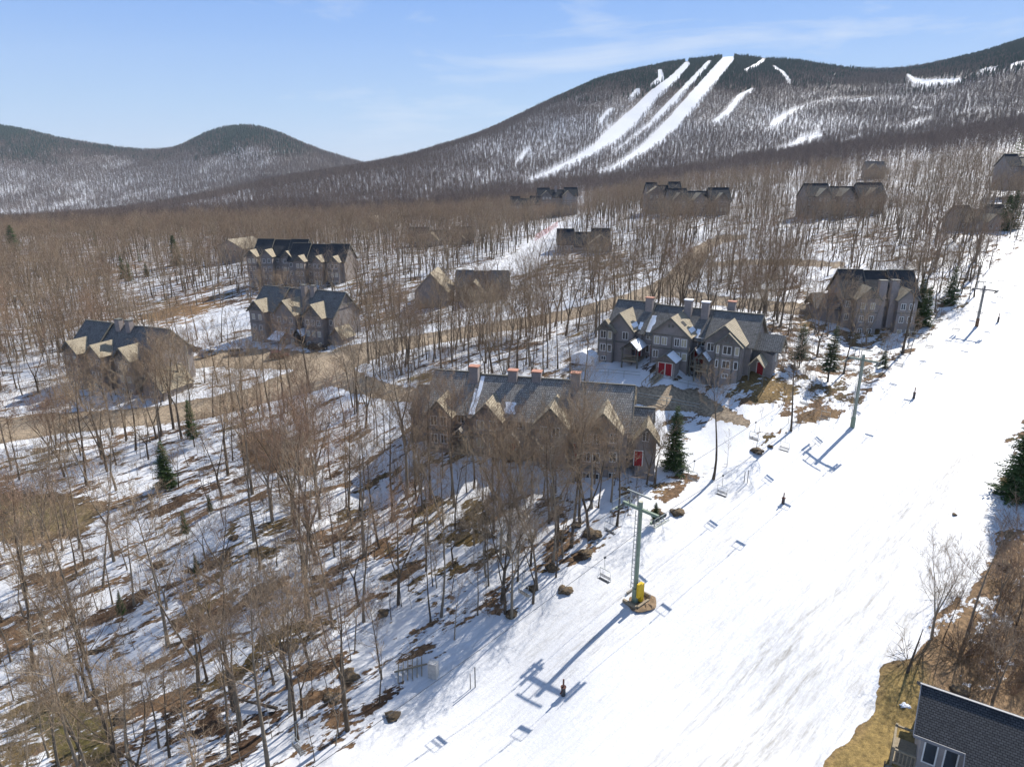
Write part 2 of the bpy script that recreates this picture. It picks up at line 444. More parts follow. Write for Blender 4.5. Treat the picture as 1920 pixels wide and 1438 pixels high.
def masks(x, y, z):
    u, v = proj(x, y, z)
    n = len(x)
    far = y > 880
    # woods: patchy; the foot of the valley has more bare ground, slopes hold more snow
    xr, yr = x*.815 + y*.58, -x*.58 + y*.815
    bare = np.full(n, 0.455) + 0.22*fbm(xr/26, yr/7, 61, 3)
    bare += 0.20 * fbm(x/30, y/35, 3, 3)
    bare = np.where(y > 250, bare + 0.08 * np.clip((y-250)/300, 0, 1) * np.clip((900-u)/500, -0.4, 1), bare)
    bare = np.where(y < 70, bare + 0.02, bare)
    bare = bare + 0.07*np.clip((y-165)/60, 0, 1)*np.clip((1000-u)/200, 0, 1)*(y < 900)
    col = np.empty((n, 3)); col[:] = (0.205, 0.14, 0.085)
    g = fbm(xr/9, yr/6, 21, 3)
    col[(g > 0.10) & (y < 300)] = (0.15, 0.115, 0.05)
    col[(g < -0.12) & (y < 300)] = (0.105, 0.07, 0.045)
    dirt = np.zeros(n)
    tag = np.zeros(n, int)
    near = (y < 700)
    for pts, c, s in BARE:
        d = poly_dist(u, v, pts)
        k = np.clip(0.5 - (d + 45*fbm(x/6, y/6, 17, 3))/34.0, 0, 1) * (y < 300)
        bare = bare + k * s * 0.42
        col = col*(1-k[:, None]) + np.array(c)*k[:, None]
    for pts, a, b in OPEN_SNOW:
        d = poly_dist(u, v, pts)
        k = np.clip(0.5 - d/5.0, 0, 1) * ((y > a) & (y < b))
        bare = bare - k * 0.22
    for i, (name, pts) in enumerate(ROADS.items()):
        d = seg_dist(u, v, pts) / max(1.0, 1.0)
        wob = 3.0 * fbm(x/6, y/6, 9, 3)
        k = np.clip(0.5 - (d + wob)/9.0, 0, 1) * near * (y > 85)
        kk = np.clip(0.5 - (d + wob - 4)/8.0, 0, 1) * near * (y > 85)
        bare = bare - 0.16*np.clip(1-np.abs(d-7)/7, 0, 1)*near*(y > 85)
        rut = 0.5 + 0.5*np.clip(-d/6, 0, 1)
        c = np.array((0.36, 0.315, 0.24))
        col = col*(1-kk[:, None]) + (c*(0.85+0.3*rut[:, None]))*kk[:, None]
        bare = np.where(k > 0, np.maximum(bare, bare*(1-k) + k*1.15), bare)
        tag[(k > 0.5)] = 2
    d = poly_dist(u, v, PISTE)
    w = 34.0*fbm(x/2.2, y/2.2, 31, 4)*np.clip(60/np.maximum(y, 1), .15, 1.2)
    k = np.clip(0.5 - (d + w)/np.clip(1500/np.maximum(y, 1), 8, 30), 0, 1) * (y < 320)
    bare = bare*(1-k) + k*(-0.6)
    tag[(k > 0.5)] = 1
    # dirty streaks low on the right of the run and along the lift
    dd = np.clip(1 - poly_dist(u, v, [(1180,1500),(1350,1300),(1500,1180),(1700,960),(1880,780),(1900,1000),(1700,1190),(1620,1350),(1500,1500)])/60, 0, 1)
    dl = np.clip(1 - np.abs(seg_dist(u, v, [(1010,1250,20),(1300,1020,25),(1450,890,20),(1600,800,10)]))/40, 0, 1)
    dirt = np.clip(0.25 + 0.75*dd + 0.35*dl, 0, 1) * k
    # far ski runs
    tr = np.full(n, 1e9)
    mo = y > 930
    for pts in TRAILS.values():
        tr = np.minimum(tr, seg_dist(u, v, pts))
    kt = np.clip(0.5 - (tr)/1.5, 0, 1) * mo
    cz = np.clip((np.interp(u, [0,330,480,600,700,900,1250,1500,1920], [290,290,280,300,240,200,190,170,155]) - v)/40, -1, 1)
    bare = np.where(y > 930, 0.555 + 0.02*(u < 690) + 0.02*(u > 1300) + 0.12*cz + 0.35*fbm(x/120, y/160, 71, 4), bare)
    col[mo] = (0.15, 0.115, 0.09)
    bare = np.where(kt > 0, bare*(1-kt) - 1.2*kt, bare)
    tag[(kt > 0.5)] = 3
    rest = (tag == 0)
    tag[rest & (y > 880) & (u > 500) & (y < 2600)] = 4
    tag[rest & (y > 880) & (tag != 4)] = 5
    return u, v, bare, col, dirt, tag, tr

def build_land():
    ys = [6.0]
    while ys[-1] < 5600:
        y = ys[-1]
        ys.append(y + max(0.55, 0.0115*y) if y > 34 else y + 2.2)
    ys = np.array(ys)
    nc = 560
    t = np.linspace(-1, 1, nc)
    s = np.sign(t)*(np.abs(t)*0.85 + 0.55*np.abs(t)**5)      # denser inside the view
    X = s[None, :]*(ys[:, None] + 24.0); Y = np.repeat(ys[:, None], nc, 1)
    x, y = X.ravel(), Y.ravel()
    z = height(x, y)
    u, v, bare, col, dirt, tag, tr = masks(x, y, z)
    woods = (tag == 0)
    z = z + np.where(y < 420, 1, 0) * np.where(woods, 1.0, 0.12) * (0.55*fbm(x/4.2, y/4.2, 41, 3))
    nr, ncol = X.shape
    idx = np.arange(nr*ncol).reshape(nr, ncol)
    f = np.stack([idx[:-1, :-1], idx[:-1, 1:], idx[1:, 1:], idx[1:, :-1]], -1).reshape(-1, 4)
    ft = tag[f]
    face_tag = np.where((ft == 1).sum(1) >= 3, 1, np.where((ft == 2).sum(1) >= 3, 2, np.where((ft == 3).sum(1) >= 3, 3, ft[:, 0])))
    face_tag = np.where((face_tag > 0) & (face_tag < 4) & ((ft == face_tag[:, None]).sum(1) < 3), 0, face_tag)
    ym = y[f].mean(1)
    face_tag = np.where((face_tag == 0) & (ym > 880), 4, face_tag)
    names = {0: ('snowy_woodland_ground', None), 1: ('ski_slope', None), 2: ('dirt_road', None), 3: ('mountain_ski_runs', None), 4: ('ski_mountain', None), 5: ('far_hill', None)}
    for k, (nm, _) in names.items():
        ff = f[face_tag == k]
        if len(ff) == 0: continue
        used = np.unique(ff)
        remap = np.full(len(x), -1); remap[used] = np.arange(len(used))
        me = bpy.data.meshes.new(nm)
        me.vertices.add(len(used))
        me.vertices.foreach_set('co', np.stack([x[used], y[used], z[used]], 1).astype(np.float32).ravel())
        me.loops.add(len(ff)*4)
        me.loops.foreach_set('vertex_index', remap[ff].astype(np.int32).ravel())
        me.polygons.add(len(ff))
        me.polygons.foreach_set('loop_start', np.arange(0, len(ff)*4, 4, dtype=np.int32))
        me.polygons.foreach_set('use_smooth', np.ones(len(ff), bool))
        me.update(calc_edges=True)
        a = me.attributes.new('bare', 'FLOAT', 'POINT'); a.data.foreach_set('value', bare[used].astype(np.float32))
        a = me.attributes.new('dirt', 'FLOAT', 'POINT'); a.data.foreach_set('value', dirt[used].astype(np.float32))
        a = me.attributes.new('ground_col', 'FLOAT_COLOR', 'POINT')
        a.data.foreach_set('color', np.concatenate([col[used], np.ones((len(used), 1))], 1).astype(np.float32).ravel())
        o = link_mesh(nm, me, GROUND)
        prop(o, kind='structure')
build_land()
# ------------------------------------------------------------------ trees
def bark_mat(name, col, twig, mossy=0.0):
    t = NT(name, 0.9, 0.15)
    pos = t.coord()
    n = t.noise(t.coord((3, 3, 0.7)), 3.0, 6, 0.7)
    n2 = t.noise(pos, 0.8, 3, 0.5)
    r = t.rand()
    c = t.mix(t.rng(n, 0.3, 0.7), tuple(a*0.6 for a in col), tuple(a*1.45 for a in col))
    c = t.mix(t.rng(n2, 0.45, 0.7), c, tuple(0.5*(a+b) for a, b in zip(col, twig)))
    c = t.mix(t.rng(r, 0.35, 1, 0.0, 0.65), c, (0.34, 0.29, 0.22))
    t.set('Base Color', c)
    t.bump(n, 0.6, 0.05)
    return t.m
def twig_mat(name, stops):
    t = NT(name, 0.85, 0.2)
    r = t.rand()
    rp = t.n.new('ShaderNodeValToRGB')
    rp.color_ramp.interpolation = 'LINEAR'
    els = rp.color_ramp.elements
    els[0].position = 0; els[0].color = (*stops[0], 1)
    els[1].position = 1; els[1].color = (*stops[-1], 1)
    for i, s in enumerate(stops[1:-1]):
        e = els.new((i+1)/(len(stops)-1)); e.color = (*s, 1)
    t.l.new(r, rp.inputs['Fac'])
    n = t.noise(t.coord(), 0.9, 4, 0.6)
    c = t.mix(t.rng(n, 0.3, 0.7), rp.outputs['Color'], (1.25, 1.2, 1.15), 'MULTIPLY')
    c = t.mix(t.rng(n, 0.3, 0.7), t.mix(1.0, rp.outputs['Color'], (0.75, 0.72, 0.7), 'MULTIPLY'), rp.outputs['Color'])
    t.set('Base Color', c)
    return t.m
BARK = bark_mat('bark_grey_brown', (0.085, 0.066, 0.048), (0.24, 0.19, 0.135))
TWIG = twig_mat('twigs_bare', [(0.31,0.225,0.145),(0.37,0.275,0.175),(0.21,0.15,0.10),(0.42,0.335,0.23),(0.30,0.195,0.13),(0.36,0.275,0.18)])
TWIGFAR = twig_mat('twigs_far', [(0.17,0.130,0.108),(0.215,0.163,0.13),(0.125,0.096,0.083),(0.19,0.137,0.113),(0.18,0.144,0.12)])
SHRUB = twig_mat('shrub_twigs', [(0.25,0.165,0.11),(0.30,0.215,0.145),(0.20,0.15,0.09),(0.27,0.19,0.145)])
def needle_mat(name, a, b):
    t = NT(name, 0.7, 0.25)
    n = t.noise(t.coord(), 2.5, 5, 0.65)
    r = t.rand()
    c = t.mix(t.rng(n, 0.3, 0.7), a, b)
    c = t.mix(t.rng(r, 0, 1, 0, 0.5), c, tuple(0.55*x for x in a))
    t.set('Base Color', c)
    return t.m
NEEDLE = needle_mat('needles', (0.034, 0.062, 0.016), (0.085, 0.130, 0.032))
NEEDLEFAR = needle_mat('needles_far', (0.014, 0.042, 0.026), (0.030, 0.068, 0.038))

class Acc:
    def __init__(s): s.v = []; s.f = []; s.n = 0
    def tube(s, pts, rad, k, tip=True):
        """tapered tube through pts; k sides"""
        pts = [np.asarray(p, float) for p in pts]
        base = s.n; m = len(pts)
        for i, p in enumerate(pts):
            d = (pts[min(i+1, m-1)] - pts[max(i-1, 0)]); L = np.linalg.norm(d); d = d/(L if L > 1e-9 else 1)
            a = np.array([0, 0, 1.0]) if abs(d[2]) < 0.85 else np.array([1.0, 0, 0])
            e1 = np.cross(d, a); e1 /= np.linalg.norm(e1); e2 = np.cross(d, e1)
            if tip and i == m-1:
                s.v.append(p); s.n += 1
            else:
                for j in range(k):
                    an = 2*math.pi*j/k
                    s.v.append(p + rad[i]*(math.cos(an)*e1 + math.sin(an)*e2)); s.n += 1
        for i in range(m-1):
            a0 = base + i*k
            if tip and i == m-2:
                t = base + (m-1)*k
                for j in range(k): s.f.append((a0+j, a0+(j+1) % k, t))
            else:
                for j in range(k):
                    s.f.append((a0+j, a0+(j+1) % k, a0+k+(j+1) % k, a0+k+j))
    def mesh(s, name, smooth=False): return np_mesh(name, s.v, s.f, smooth)

def unit(v): return v/ (np.linalg.norm(v)+1e-12)
def grow_path(rng, p, d, L, n, wander, up):
    pts = [p]; d = unit(d)
    for i in range(n):
        d = unit(d + wander*rng.normal(size=3) + np.array([0, 0, up]))
        pts.append(pts[-1] + d*L/n)
    return pts
def at_path(pts, t):
    x = t*(len(pts)-1); i = min(int(x), len(pts)-2); f = x-i
    return pts[i]*(1-f)+pts[i+1]*f, unit(pts[i+1]-pts[i])

def bare_tree(seed, H, crown0=0.45, nb=14, fork=False, lod=0, spread=0.30, r0=None, lean=0.05, tk=1.0):
    """returns trunk mesh, crown mesh.  lod 0: near (fine twigs), 1: middle distance, 2: far"""
    rng = np.random.default_rng(seed)
    tr, cr = Acc(), Acc()
    r0 = r0 or H*0.0125
    d0 = np.array([rng.normal()*lean, rng.normal()*lean, 1.0])
    stems = []
    nseg = {0: 9, 1: 6, 2: 3}[lod]; ks = {0: 7, 1: 5, 2: 3}[lod]
    tw = {0: 0.0105, 1: 0.0135, 2: 0.060}[lod]*tk
    if fork:
        h1 = H*rng.uniform(0.2, 0.45)
        p = grow_path(rng, np.array([0, 0, -0.5]), d0, h1+0.5, max(3, nseg//2), 0.03, 0.02)
        rad = list(np.linspace(r0*1.25, r0*0.85, len(p)))
        tr.tube(p, rad, ks, tip=False)
        az = rng.uniform(0, 6.28)
        for q in range(2 if rng.random() < .65 else 3):
            a = az + q*2.4
            d = unit(np.array([math.cos(a)*0.33, math.sin(a)*0.33, 1.0]))
            sp = grow_path(rng, p[-1]-np.array([0, 0, 0.05]), d, (H-h1)*rng.uniform(0.85, 1.05), nseg, 0.05, 0.05)
            stems.append((sp, r0*0.62, 0.25))
    else:
        sp = grow_path(rng, np.array([0, 0, -0.5]), d0, H+0.5, nseg, 0.035, 0.03)
        stems.append((sp, r0, crown0))
    for sp, rr, c0 in stems:
        m = len(sp)
        rad = [rr*(1-(i/(m-1))**0.9*0.93) * (1.35 if i == 0 and not fork else 1) for i in range(m)]
        tr.tube(sp, rad, ks)
        n1 = max(4, int(nb*(1 if len(stems) == 1 else 0.65)))
        
        az = rng.uniform(0, 6.28)
        for b in range(n1):
            t = c0 + (0.97-c0)*((b+rng.random()*0.8)/n1)
            p, dd = at_path(sp, t)
            az += 2.4 + rng.normal()*0.35
            ct = (t-c0)/(1-c0+1e-6)
            L = H*spread*(0.55+0.75*math.sin(math.pi*min(1, 0.25+0.72*ct)))*rng.uniform(0.7, 1.15)*(0.55 if ct > .85 else 1)
            el = rng.uniform(0.45, 0.95) + 0.35*ct
            d = np.array([math.cos(az)*math.cos(el), math.sin(az)*math.cos(el), math.sin(el)])
            rb = max(tw*1.2, rr*(1-t*0.85)*0.42)
            nsub = {0: 5, 1: 3, 2: 2}[lod]
            bp = grow_path(rng, p, d, L, nsub, 0.10, 0.055)
            mm = len(bp)
            cr.tube(bp, [rb*(1-i/(mm-1)*0.85) for i in range(mm)], 4 if lod == 0 else 3)
            n2 = {0: 7, 1: 5, 2: 4}[lod]
            for c in range(n2):
                t2 = 0.22+0.78*(c+rng.random())/n2
                q, qd = at_path(bp, min(t2, 0.99))
                side = unit(np.cross(qd, rng.normal(size=3)))
                d2 = unit(qd*0.8 + side*rng.uniform(0.45, 0.9) + np.array([0, 0, 0.22]))
                L2 = L*rng.uniform(0.28, 0.5)*(1.15-0.5*t2)
                qp = grow_path(rng, q, d2, L2, {0: 3, 1: 2, 2: 1}[lod], 0.13, 0.05)
                r2 = max(tw, rb*0.42)
                cr.tube(qp, [r2*(1-i/(len(qp)-1)*0.7) for i in range(len(qp))], 3)
                if lod == 2: continue
                n3 = {0: 6, 1: 4}[lod]
                for e in range(n3):
                    t3 = 0.15+0.85*(e+rng.random())/n3
                    w, wd = at_path(qp, min(t3, 0.99))
                    side = unit(np.cross(wd, rng.normal(size=3)))
                    d3 = unit(wd*0.9 + side*rng.uniform(0.4, 0.85) + np.array([0, 0, 0.15]))
                    L3 = L2*rng.uniform(0.35, 0.65)
                    wp = grow_path(rng, w, d3, L3, 2 if lod == 0 else 1, 0.12, 0.03)
                    cr.tube(wp, [tw*1.0*(1-i/(len(wp)-1)*0.6) for i in range(len(wp))], 3)
                    if lod == 0:
                        for g in range(3):
                            x, xd = at_path(wp, rng.uniform(0.25, 0.8))
                            side = unit(np.cross(xd, rng.normal(size=3)))
                            d4 = unit(xd + side*0.7)
                            cr.tube([x, x+d4*L3*rng.uniform(0.3, 0.55)], [tw*0.75, tw*0.3], 3)
    return tr.mesh('trunk', True), cr.mesh('crown')

def conifer(seed, H, width=0.22, lod=0, base=0.06, thin=1.0):
    rng = np.random.default_rng(seed)
    tr, cr = Acc(), Acc()
    sp = grow_path(rng, np.array([0, 0, -0.4]), np.array([0, 0, 1.0]), H+0.4, 6 if lod == 0 else 2, 0.012, 0.05)
    tr.tube(sp, [H*0.014*(1-i/(len(sp)-1)*0.95) for i in range(len(sp))], 6 if lod == 0 else 3)
    if lod == 2:
        nt = 4
        for w in range(nt):
            z0 = H*(0.05+0.78*w/nt); z1 = min(H, z0+H*0.40)
            R = H*width*(1.05-0.8*w/nt); k = 12; b0 = cr.n; a0 = rng.uniform(0, 6)
            for j in range(k):
                r = R*((1.0 if j % 2 else 0.62)*rng.uniform(.85, 1.15)); an = a0+6.283*j/k
                cr.v.append(np.array([math.cos(an)*r, math.sin(an)*r, z0-(0.04*H if j % 2 else -0.02*H)]))
            cr.v.append(np.array([0, 0, z1])); cr.n += k+1
            for j in range(k): cr.f.append((b0+j, b0+(j+1) % k, b0+k))
        return tr.mesh('trunk', True), cr.mesh('crown')
    nw = {0: int(26*thin), 1: 13}[lod]
    for w in range(nw):
        t = base + (0.985-base)*(w/nw)**0.92
        R = H*width*(1-t)**0.85*rng.uniform(0.8, 1.15) + 0.08
        nbr = {0: 9, 1: 7}[lod]
        a0 = rng.uniform(0, 6.28)
        for b in range(nbr):
            if rng.random() < 0.08: continue
            a = a0 + 6.283*b/nbr + rng.normal()*0.18
            p, _ = at_path(sp, min(t + rng.normal()*0.006, 0.99))
            L = R*rng.uniform(0.75, 1.15)
            out = np.array([math.cos(a), math.sin(a), 0]); side = np.array([-math.sin(a), math.cos(a), 0])
            droop = -0.18 - 0.22*(1-t) + 0.55*t
            ns = {0: 7, 1: 4}[lod]
            prev = p
            pts = [p + out*L*s + np.array([0, 0, droop*L*s*1.1 + 0.16*L*s*s]) for s in np.linspace(0, 1, ns+1)]
            cr.tube([pts[0], pts[ns//2], pts[-1]], [0.02, 0.014, 0.006], 3)
            for s in range(1, ns+1):
                f = s/ns
                sl = L*0.42*(1-0.62*f)*rng.uniform(0.8, 1.2)+0.06
                for sg in (-1, 1):
                    q = pts[s]
                    d = unit(out*0.75 + sg*side*rng.uniform(0.7, 1.0) + np.array([0, 0, rng.uniform(-0.42, 0.05)]))
                    e = q + d*sl
                    wv = unit(np.cross(d, [0, 0, 1.0]))*sl*(0.17 if lod == 0 else .3)
                    b0 = cr.n
                    up = np.array([0, 0, sl*0.09])
                    cr.v += [q+up, q+d*sl*0.5+wv-up, e, q+d*sl*0.5-wv-up]; cr.n += 4
                    cr.f += [(b0, b0+1, b0+2), (b0, b0+2, b0+3)]
                    if lod == 0:
                        for gg in range(2):
                            q2 = q + d*sl*rng.uniform(0.3, 0.7)
                            d2 = unit(d + rng.normal(size=3)*0.6 + np.array([0, 0, -0.2]))
                            l2 = sl*0.5; wv2 = unit(np.cross(d2, rng.normal(size=3)))*l2*0.17
                            b0 = cr.n
                            cr.v += [q2, q2+d2*l2*0.5+wv2, q2+d2*l2, q2+d2*l2*0.5-wv2]; cr.n += 4
                            cr.f += [(b0, b0+1, b0+2), (b0, b0+2, b0+3)]
            e = pts[-1]
    return tr.mesh('trunk', True), cr.mesh('crown')

def shrub_mesh(seed, H, n=16, r=0.010):
    rng = np.random.default_rng(seed); A = Acc()
    for i in range(n):
        a = rng.uniform(0, 6.28); el = rng.uniform(0.5, 1.35)
        d = np.array([math.cos(a)*math.cos(el), math.sin(a)*math.cos(el), math.sin(el)])
        p = np.array([math.cos(a), math.sin(a), 0])*rng.uniform(0, 0.25)*H + np.array([0, 0, -0.1])
        bp = grow_path(rng, p, d, H*rng.uniform(0.6, 1.1), 3, 0.15, 0.08)
        A.tube(bp, [r*1.5, r*1.2, r, r*.5], 3)
        for c in range(5):
            q, qd = at_path(bp, rng.uniform(0.25, 0.95))
            d2 = unit(qd + rng.normal(size=3)*0.6)
            qp = grow_path(rng, q, d2, H*rng.uniform(0.2, 0.45), 2, 0.15, 0.05)
            A.tube(qp, [r, r*.8, r*.4], 3)
            for e in range(3):
                w, wd = at_path(qp, rng.uniform(0.2, 0.95))
                A.tube([w, w+unit(wd+rng.normal(size=3)*0.6)*H*rng.uniform(.08, .2)], [r*.7, r*.3], 3)
    return A.mesh('shrub')

# kinds of bare tree, near quality
NEAR = []
for i, (H, c0, nb, fk, spd) in enumerate([(13.5,.50,15,False,.25),(15,.55,15,False,.22),(12,.42,15,False,.27),(14,.60,13,False,.21),(16,.48,17,False,.27),
        (13,.35,14,True,.27),(15,.35,16,True,.30),(11.5,.40,13,True,.27),(12.5,.55,12,False,.20),(10.5,.45,12,False,.24),(14.5,.5,15,True,.26),(9.5,.4,11,False,.22)]):
    NEAR.append((H, *bare_tree(100+i, H, c0, nb, fk, 0, spd)))
SLIM = []
for i, (H, nb) in enumerate([(7.0, 8), (8.5, 9), (6.0, 8), (9.5, 9), (5.0, 7)]):
    SLIM.append((H, *bare_tree(200+i, H, 0.35, nb, i == 2, 1, 0.17, r0=0.045+0.01*(i % 3), lean=0.09)))
MID = []
for i, (H, c0, fk, spd) in enumerate([(13,.48,False,.26),(14.5,.52,False,.25),(12,.42,True,.29),(11,.45,False,.26),(15,.5,True,.27)]):
    MID.append((H, *bare_tree(300+i, H, c0, 13, fk, 1, spd, r0=H*0.0135)))
FAR = []
for i, (H, c0) in enumerate([(13, .4), (12, .45), (14.5, .4), (11, .35)]):
    FAR.append((H, *bare_tree(400+i, H, c0, 13, False, 2, 0.27, r0=0.19)))
DIST = []
for i, (H, c0) in enumerate([(13, .35), (12, .3), (14.5, .35), (11, .3)]):
    DIST.append((H, *bare_tree(450+i, H, c0, 14, False, 2, 0.27, r0=0.26, tk=1.95)))
CONN = [(H, *conifer(500+i, H, w, 0)) for i, (H, w) in enumerate([(7.5,.25),(9,.23),(5.5,.27),(8.2,.22)])]
CONT = [(H, *conifer(520+i, H, w, 0, 0.25, 0.75)) for i, (H, w) in enumerate([(9.5,.19),(7.5,.2)])]
CONM = [(H, *conifer(540+i, H, w, 1)) for i, (H, w) in enumerate([(9,.2),(7,.22)])]
CONF = [(H, *conifer(560+i, H, w, 2)) for i, (H, w) in enumerate([(10,.22),(8,.24),(12,.20)])]
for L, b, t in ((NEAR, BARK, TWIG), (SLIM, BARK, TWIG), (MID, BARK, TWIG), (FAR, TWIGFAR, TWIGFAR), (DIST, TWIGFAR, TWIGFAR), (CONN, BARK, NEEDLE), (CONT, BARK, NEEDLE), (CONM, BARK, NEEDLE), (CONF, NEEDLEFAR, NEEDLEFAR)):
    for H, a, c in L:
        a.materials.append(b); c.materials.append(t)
SHR = [shrub_mesh(600+i, h) for i, h in enumerate((1.2, 1.7, 2.3))]
for m in SHR: m.materials.append(SHRUB)

def join_meshes(name, meshes, xf=None):
    """one mesh out of several (keeps materials)"""
    bm = bmesh.new(); mats = []
    for m in meshes:
        n0 = len(bm.faces)
        bm.from_mesh(m); bm.faces.ensure_lookup_table()
        for k in range(n0, len(bm.faces)): bm.faces[k].material_index += len(mats)
        mats += list(m.materials)
    me = bpy.data.meshes.new(name); bm.to_mesh(me); bm.free()
    for m in mats: me.materials.append(m)
    return me

def scatter(name, proto_meshes, P, scale, kind='stuff'):
    """many small things nobody could count: ONE object, geometry nodes putting meshes on points"""
    n = len(P)
    me = bpy.data.meshes.new(name + '_points')
    me.vertices.add(n)
    me.vertices.foreach_set('co', np.asarray(P, np.float32).ravel())
    rng = np.random.default_rng(n)
    a = me.attributes.new('sc', 'FLOAT', 'POINT'); a.data.foreach_set('value', np.asarray(scale, np.float32))
    a = me.attributes.new('rz', 'FLOAT', 'POINT'); a.data.foreach_set('value', rng.uniform(0, 6.283, n).astype(np.float32))
    a = me.attributes.new('pick', 'INT', 'POINT'); a.data.foreach_set('value', rng.integers(0, len(proto_meshes), n).astype(np.int32))
    o = link_mesh(name, me)
    ng = bpy.data.node_groups.new(name, 'GeometryNodeTree')
    ng.interface.new_socket('Geometry', in_out='INPUT', socket_type='NodeSocketGeometry')
    ng.interface.new_socket('Geometry', in_out='OUTPUT', socket_type='NodeSocketGeometry')
    N, L = ng.nodes, ng.links
    gi, go = N.new('NodeGroupInput'), N.new('NodeGroupOutput')
    j = N.new('GeometryNodeGeometryToInstance')
    for k, pm in enumerate(reversed(proto_meshes)):
        po = bpy.data.objects.new(name + '_kind', pm)      # never linked to the scene
        oi = N.new('GeometryNodeObjectInfo'); oi.inputs['Object'].default_value = po; oi.inputs['As Instance'].default_value = True
        L.new(oi.outputs['Geometry'], j.inputs['Geometry'])
    jj = N.new('GeometryNodeJoinGeometry')
    N.remove(j)
    for nd in [x for x in N if x.bl_idname == 'GeometryNodeObjectInfo']:
        L.new(nd.outputs['Geometry'], jj.inputs['Geometry'])
    ip = N.new('GeometryNodeInstanceOnPoints')
    def na(nm, ty):
        q = N.new('GeometryNodeInputNamedAttribute'); q.data_type = ty; q.inputs['Name'].default_value = nm
        return q.outputs['Attribute']
    cx = N.new('ShaderNodeCombineXYZ'); L.new(na('rz', 'FLOAT'), cx.inputs['Z'])
    L.new(gi.outputs[0], ip.inputs['Points'])
    L.new(jj.outputs[0], ip.inputs['Instance'])
    ip.inputs['Pick Instance'].default_value = True
    L.new(na('pick', 'INT'), ip.inputs['Instance Index'])
    L.new(cx.outputs[0], ip.inputs['Rotation'])
    L.new(na('sc', 'FLOAT'), ip.inputs['Scale'])
    L.new(ip.outputs[0], go.inputs[0])
    md = o.modifiers.new('scatter', 'NODES'); md.node_group = ng
    prop(o, kind=kind)
    return o
# ------------------------------------------------------------------ building materials
def siding_mat(name, col, board=0.16):
    t = NT(name, 0.75, 0.2)
    pos = t.coord()
    n = t.noise(pos, 0.9, 5, 0.6); n2 = t.noise(t.coord((6, 6, .6)), 3, 4, .6)
    w = t.add('ShaderNodeTexWave', Vector=pos, Scale=1.0/board/2/math.pi*2*math.pi/ (2*math.pi) *3.1, Distortion=0.0)
    w.wave_type = 'BANDS'; w.bands_direction = 'X'; w.wave_profile = 'SAW'
    c = t.mix(t.rng(n, .3, .7), tuple(a*.82 for a in col), tuple(a*1.15 for a in col))
    c = t.mix(t.rng(n2, .35, .75, 0, .35), c, tuple(a*.6 for a in col))
    t.set('Base Color', c)
    t.bump(w.outputs['Fac'], 0.35, 0.02)
    return t.m
def shingle_mat(name, c1, c2, c3, wdt=0.30, hgt=0.30, worn=0.5):
    t = NT(name, 0.85, 0.2)
    uv = t.coord(kind='UV')
    br = t.add('ShaderNodeTexBrick', Vector=uv, Scale=1.0)
    br.inputs['Color1'].default_value = (*c1, 1); br.inputs['Color2'].default_value = (*c2, 1)
    br.inputs['Mortar'].default_value = (c1[0]*.25, c1[1]*.25, c1[2]*.25, 1)
    br.inputs['Brick Width'].default_value = wdt; br.inputs['Row Height'].default_value = hgt
    br.inputs['Mortar Size'].default_value = 0.022; br.inputs['Bias'].default_value = -0.1
    br.offset = 0.5
    n = t.noise(uv, 0.55, 6, 0.65); n2 = t.noise(uv, 5.5, 4, .7)
    c = t.mix(t.rng(n2, .5, .68, 0, worn), br.outputs['Color'], c3)
    c = t.mix(t.rng(n, .52, .72, 0, .75), c, tuple(a*.45 for a in c1))
    t.set('Base Color', c)
    sawv = t.n.new('ShaderNodeSeparateXYZ'); t.l.new(uv, sawv.inputs[0])
    fr = t.math('FRACT', t.math('DIVIDE', sawv.outputs['Y'], hgt))
    t.bump(t.math('ADD', t.math('MULTIPLY', fr, -0.6), t.math('ADD', br.outputs['Fac'], t.math('MULTIPLY', n2, 0.5))), 0.6, 0.04)
    return t.m
SIDING = siding_mat('grey_siding', (0.255, 0.228, 0.215))
SIDING2 = siding_mat('grey_siding_lighter', (0.31, 0.285, 0.27))
CEDAR = shingle_mat('weathered_cedar_shingles', (0.19, 0.172, 0.15), (0.31, 0.285, 0.25), (0.50, 0.465, 0.41), 0.28, 0.40, 0.8)
CEDARLIT = shingle_mat('sunlit_cedar_shingles', (0.36, 0.305, 0.215), (0.47, 0.41, 0.30), (0.30, 0.22, 0.14), 0.24, 0.30, 0.6)  # shingles as the sun shows them on dormers: sunlight put into the colour
ASPH = shingle_mat('dark_asphalt_shingles', (0.046, 0.048, 0.052), (0.068, 0.070, 0.074), (0.10, 0.10, 0.103), 0.26, 0.17, 0.4)
NAVY = shingle_mat('dark_blue_grey_shingles', (0.024, 0.029, 0.038), (0.040, 0.047, 0.058), (0.06, 0.066, 0.075), 0.3, 0.2, 0.3)
SLATE = shingle_mat('dark_weathered_shingles', (0.14, 0.132, 0.122), (0.21, 0.20, 0.185), (0.40, 0.375, 0.33), 0.3, 0.32, 0.5)
TRIM = simple_mat('dark_green_grey_trim', (0.13, 0.125, 0.105), 0.7)
WHITE = simple_mat('white_window_frame', (0.70, 0.69, 0.66), 0.5, var=.06)
GLASS = NT('window_glass', 0.08, 0.6); GLASS.set('Base Color', (0.035, 0.04, 0.045, 1)); GLASS = GLASS.m
BLIND = simple_mat('window_blind', (0.42, 0.37, 0.26), 0.6, var=.1)
RED = simple_mat('red_door_paint', (0.26, 0.014, 0.02), 0.5, var=.12)
BRICKM = simple_mat('chimney_board', (0.27, 0.235, 0.22), 0.8, var=.15)
CAPM = simple_mat('chimney_cap', (0.40, 0.20, 0.14), 0.8, var=.2)
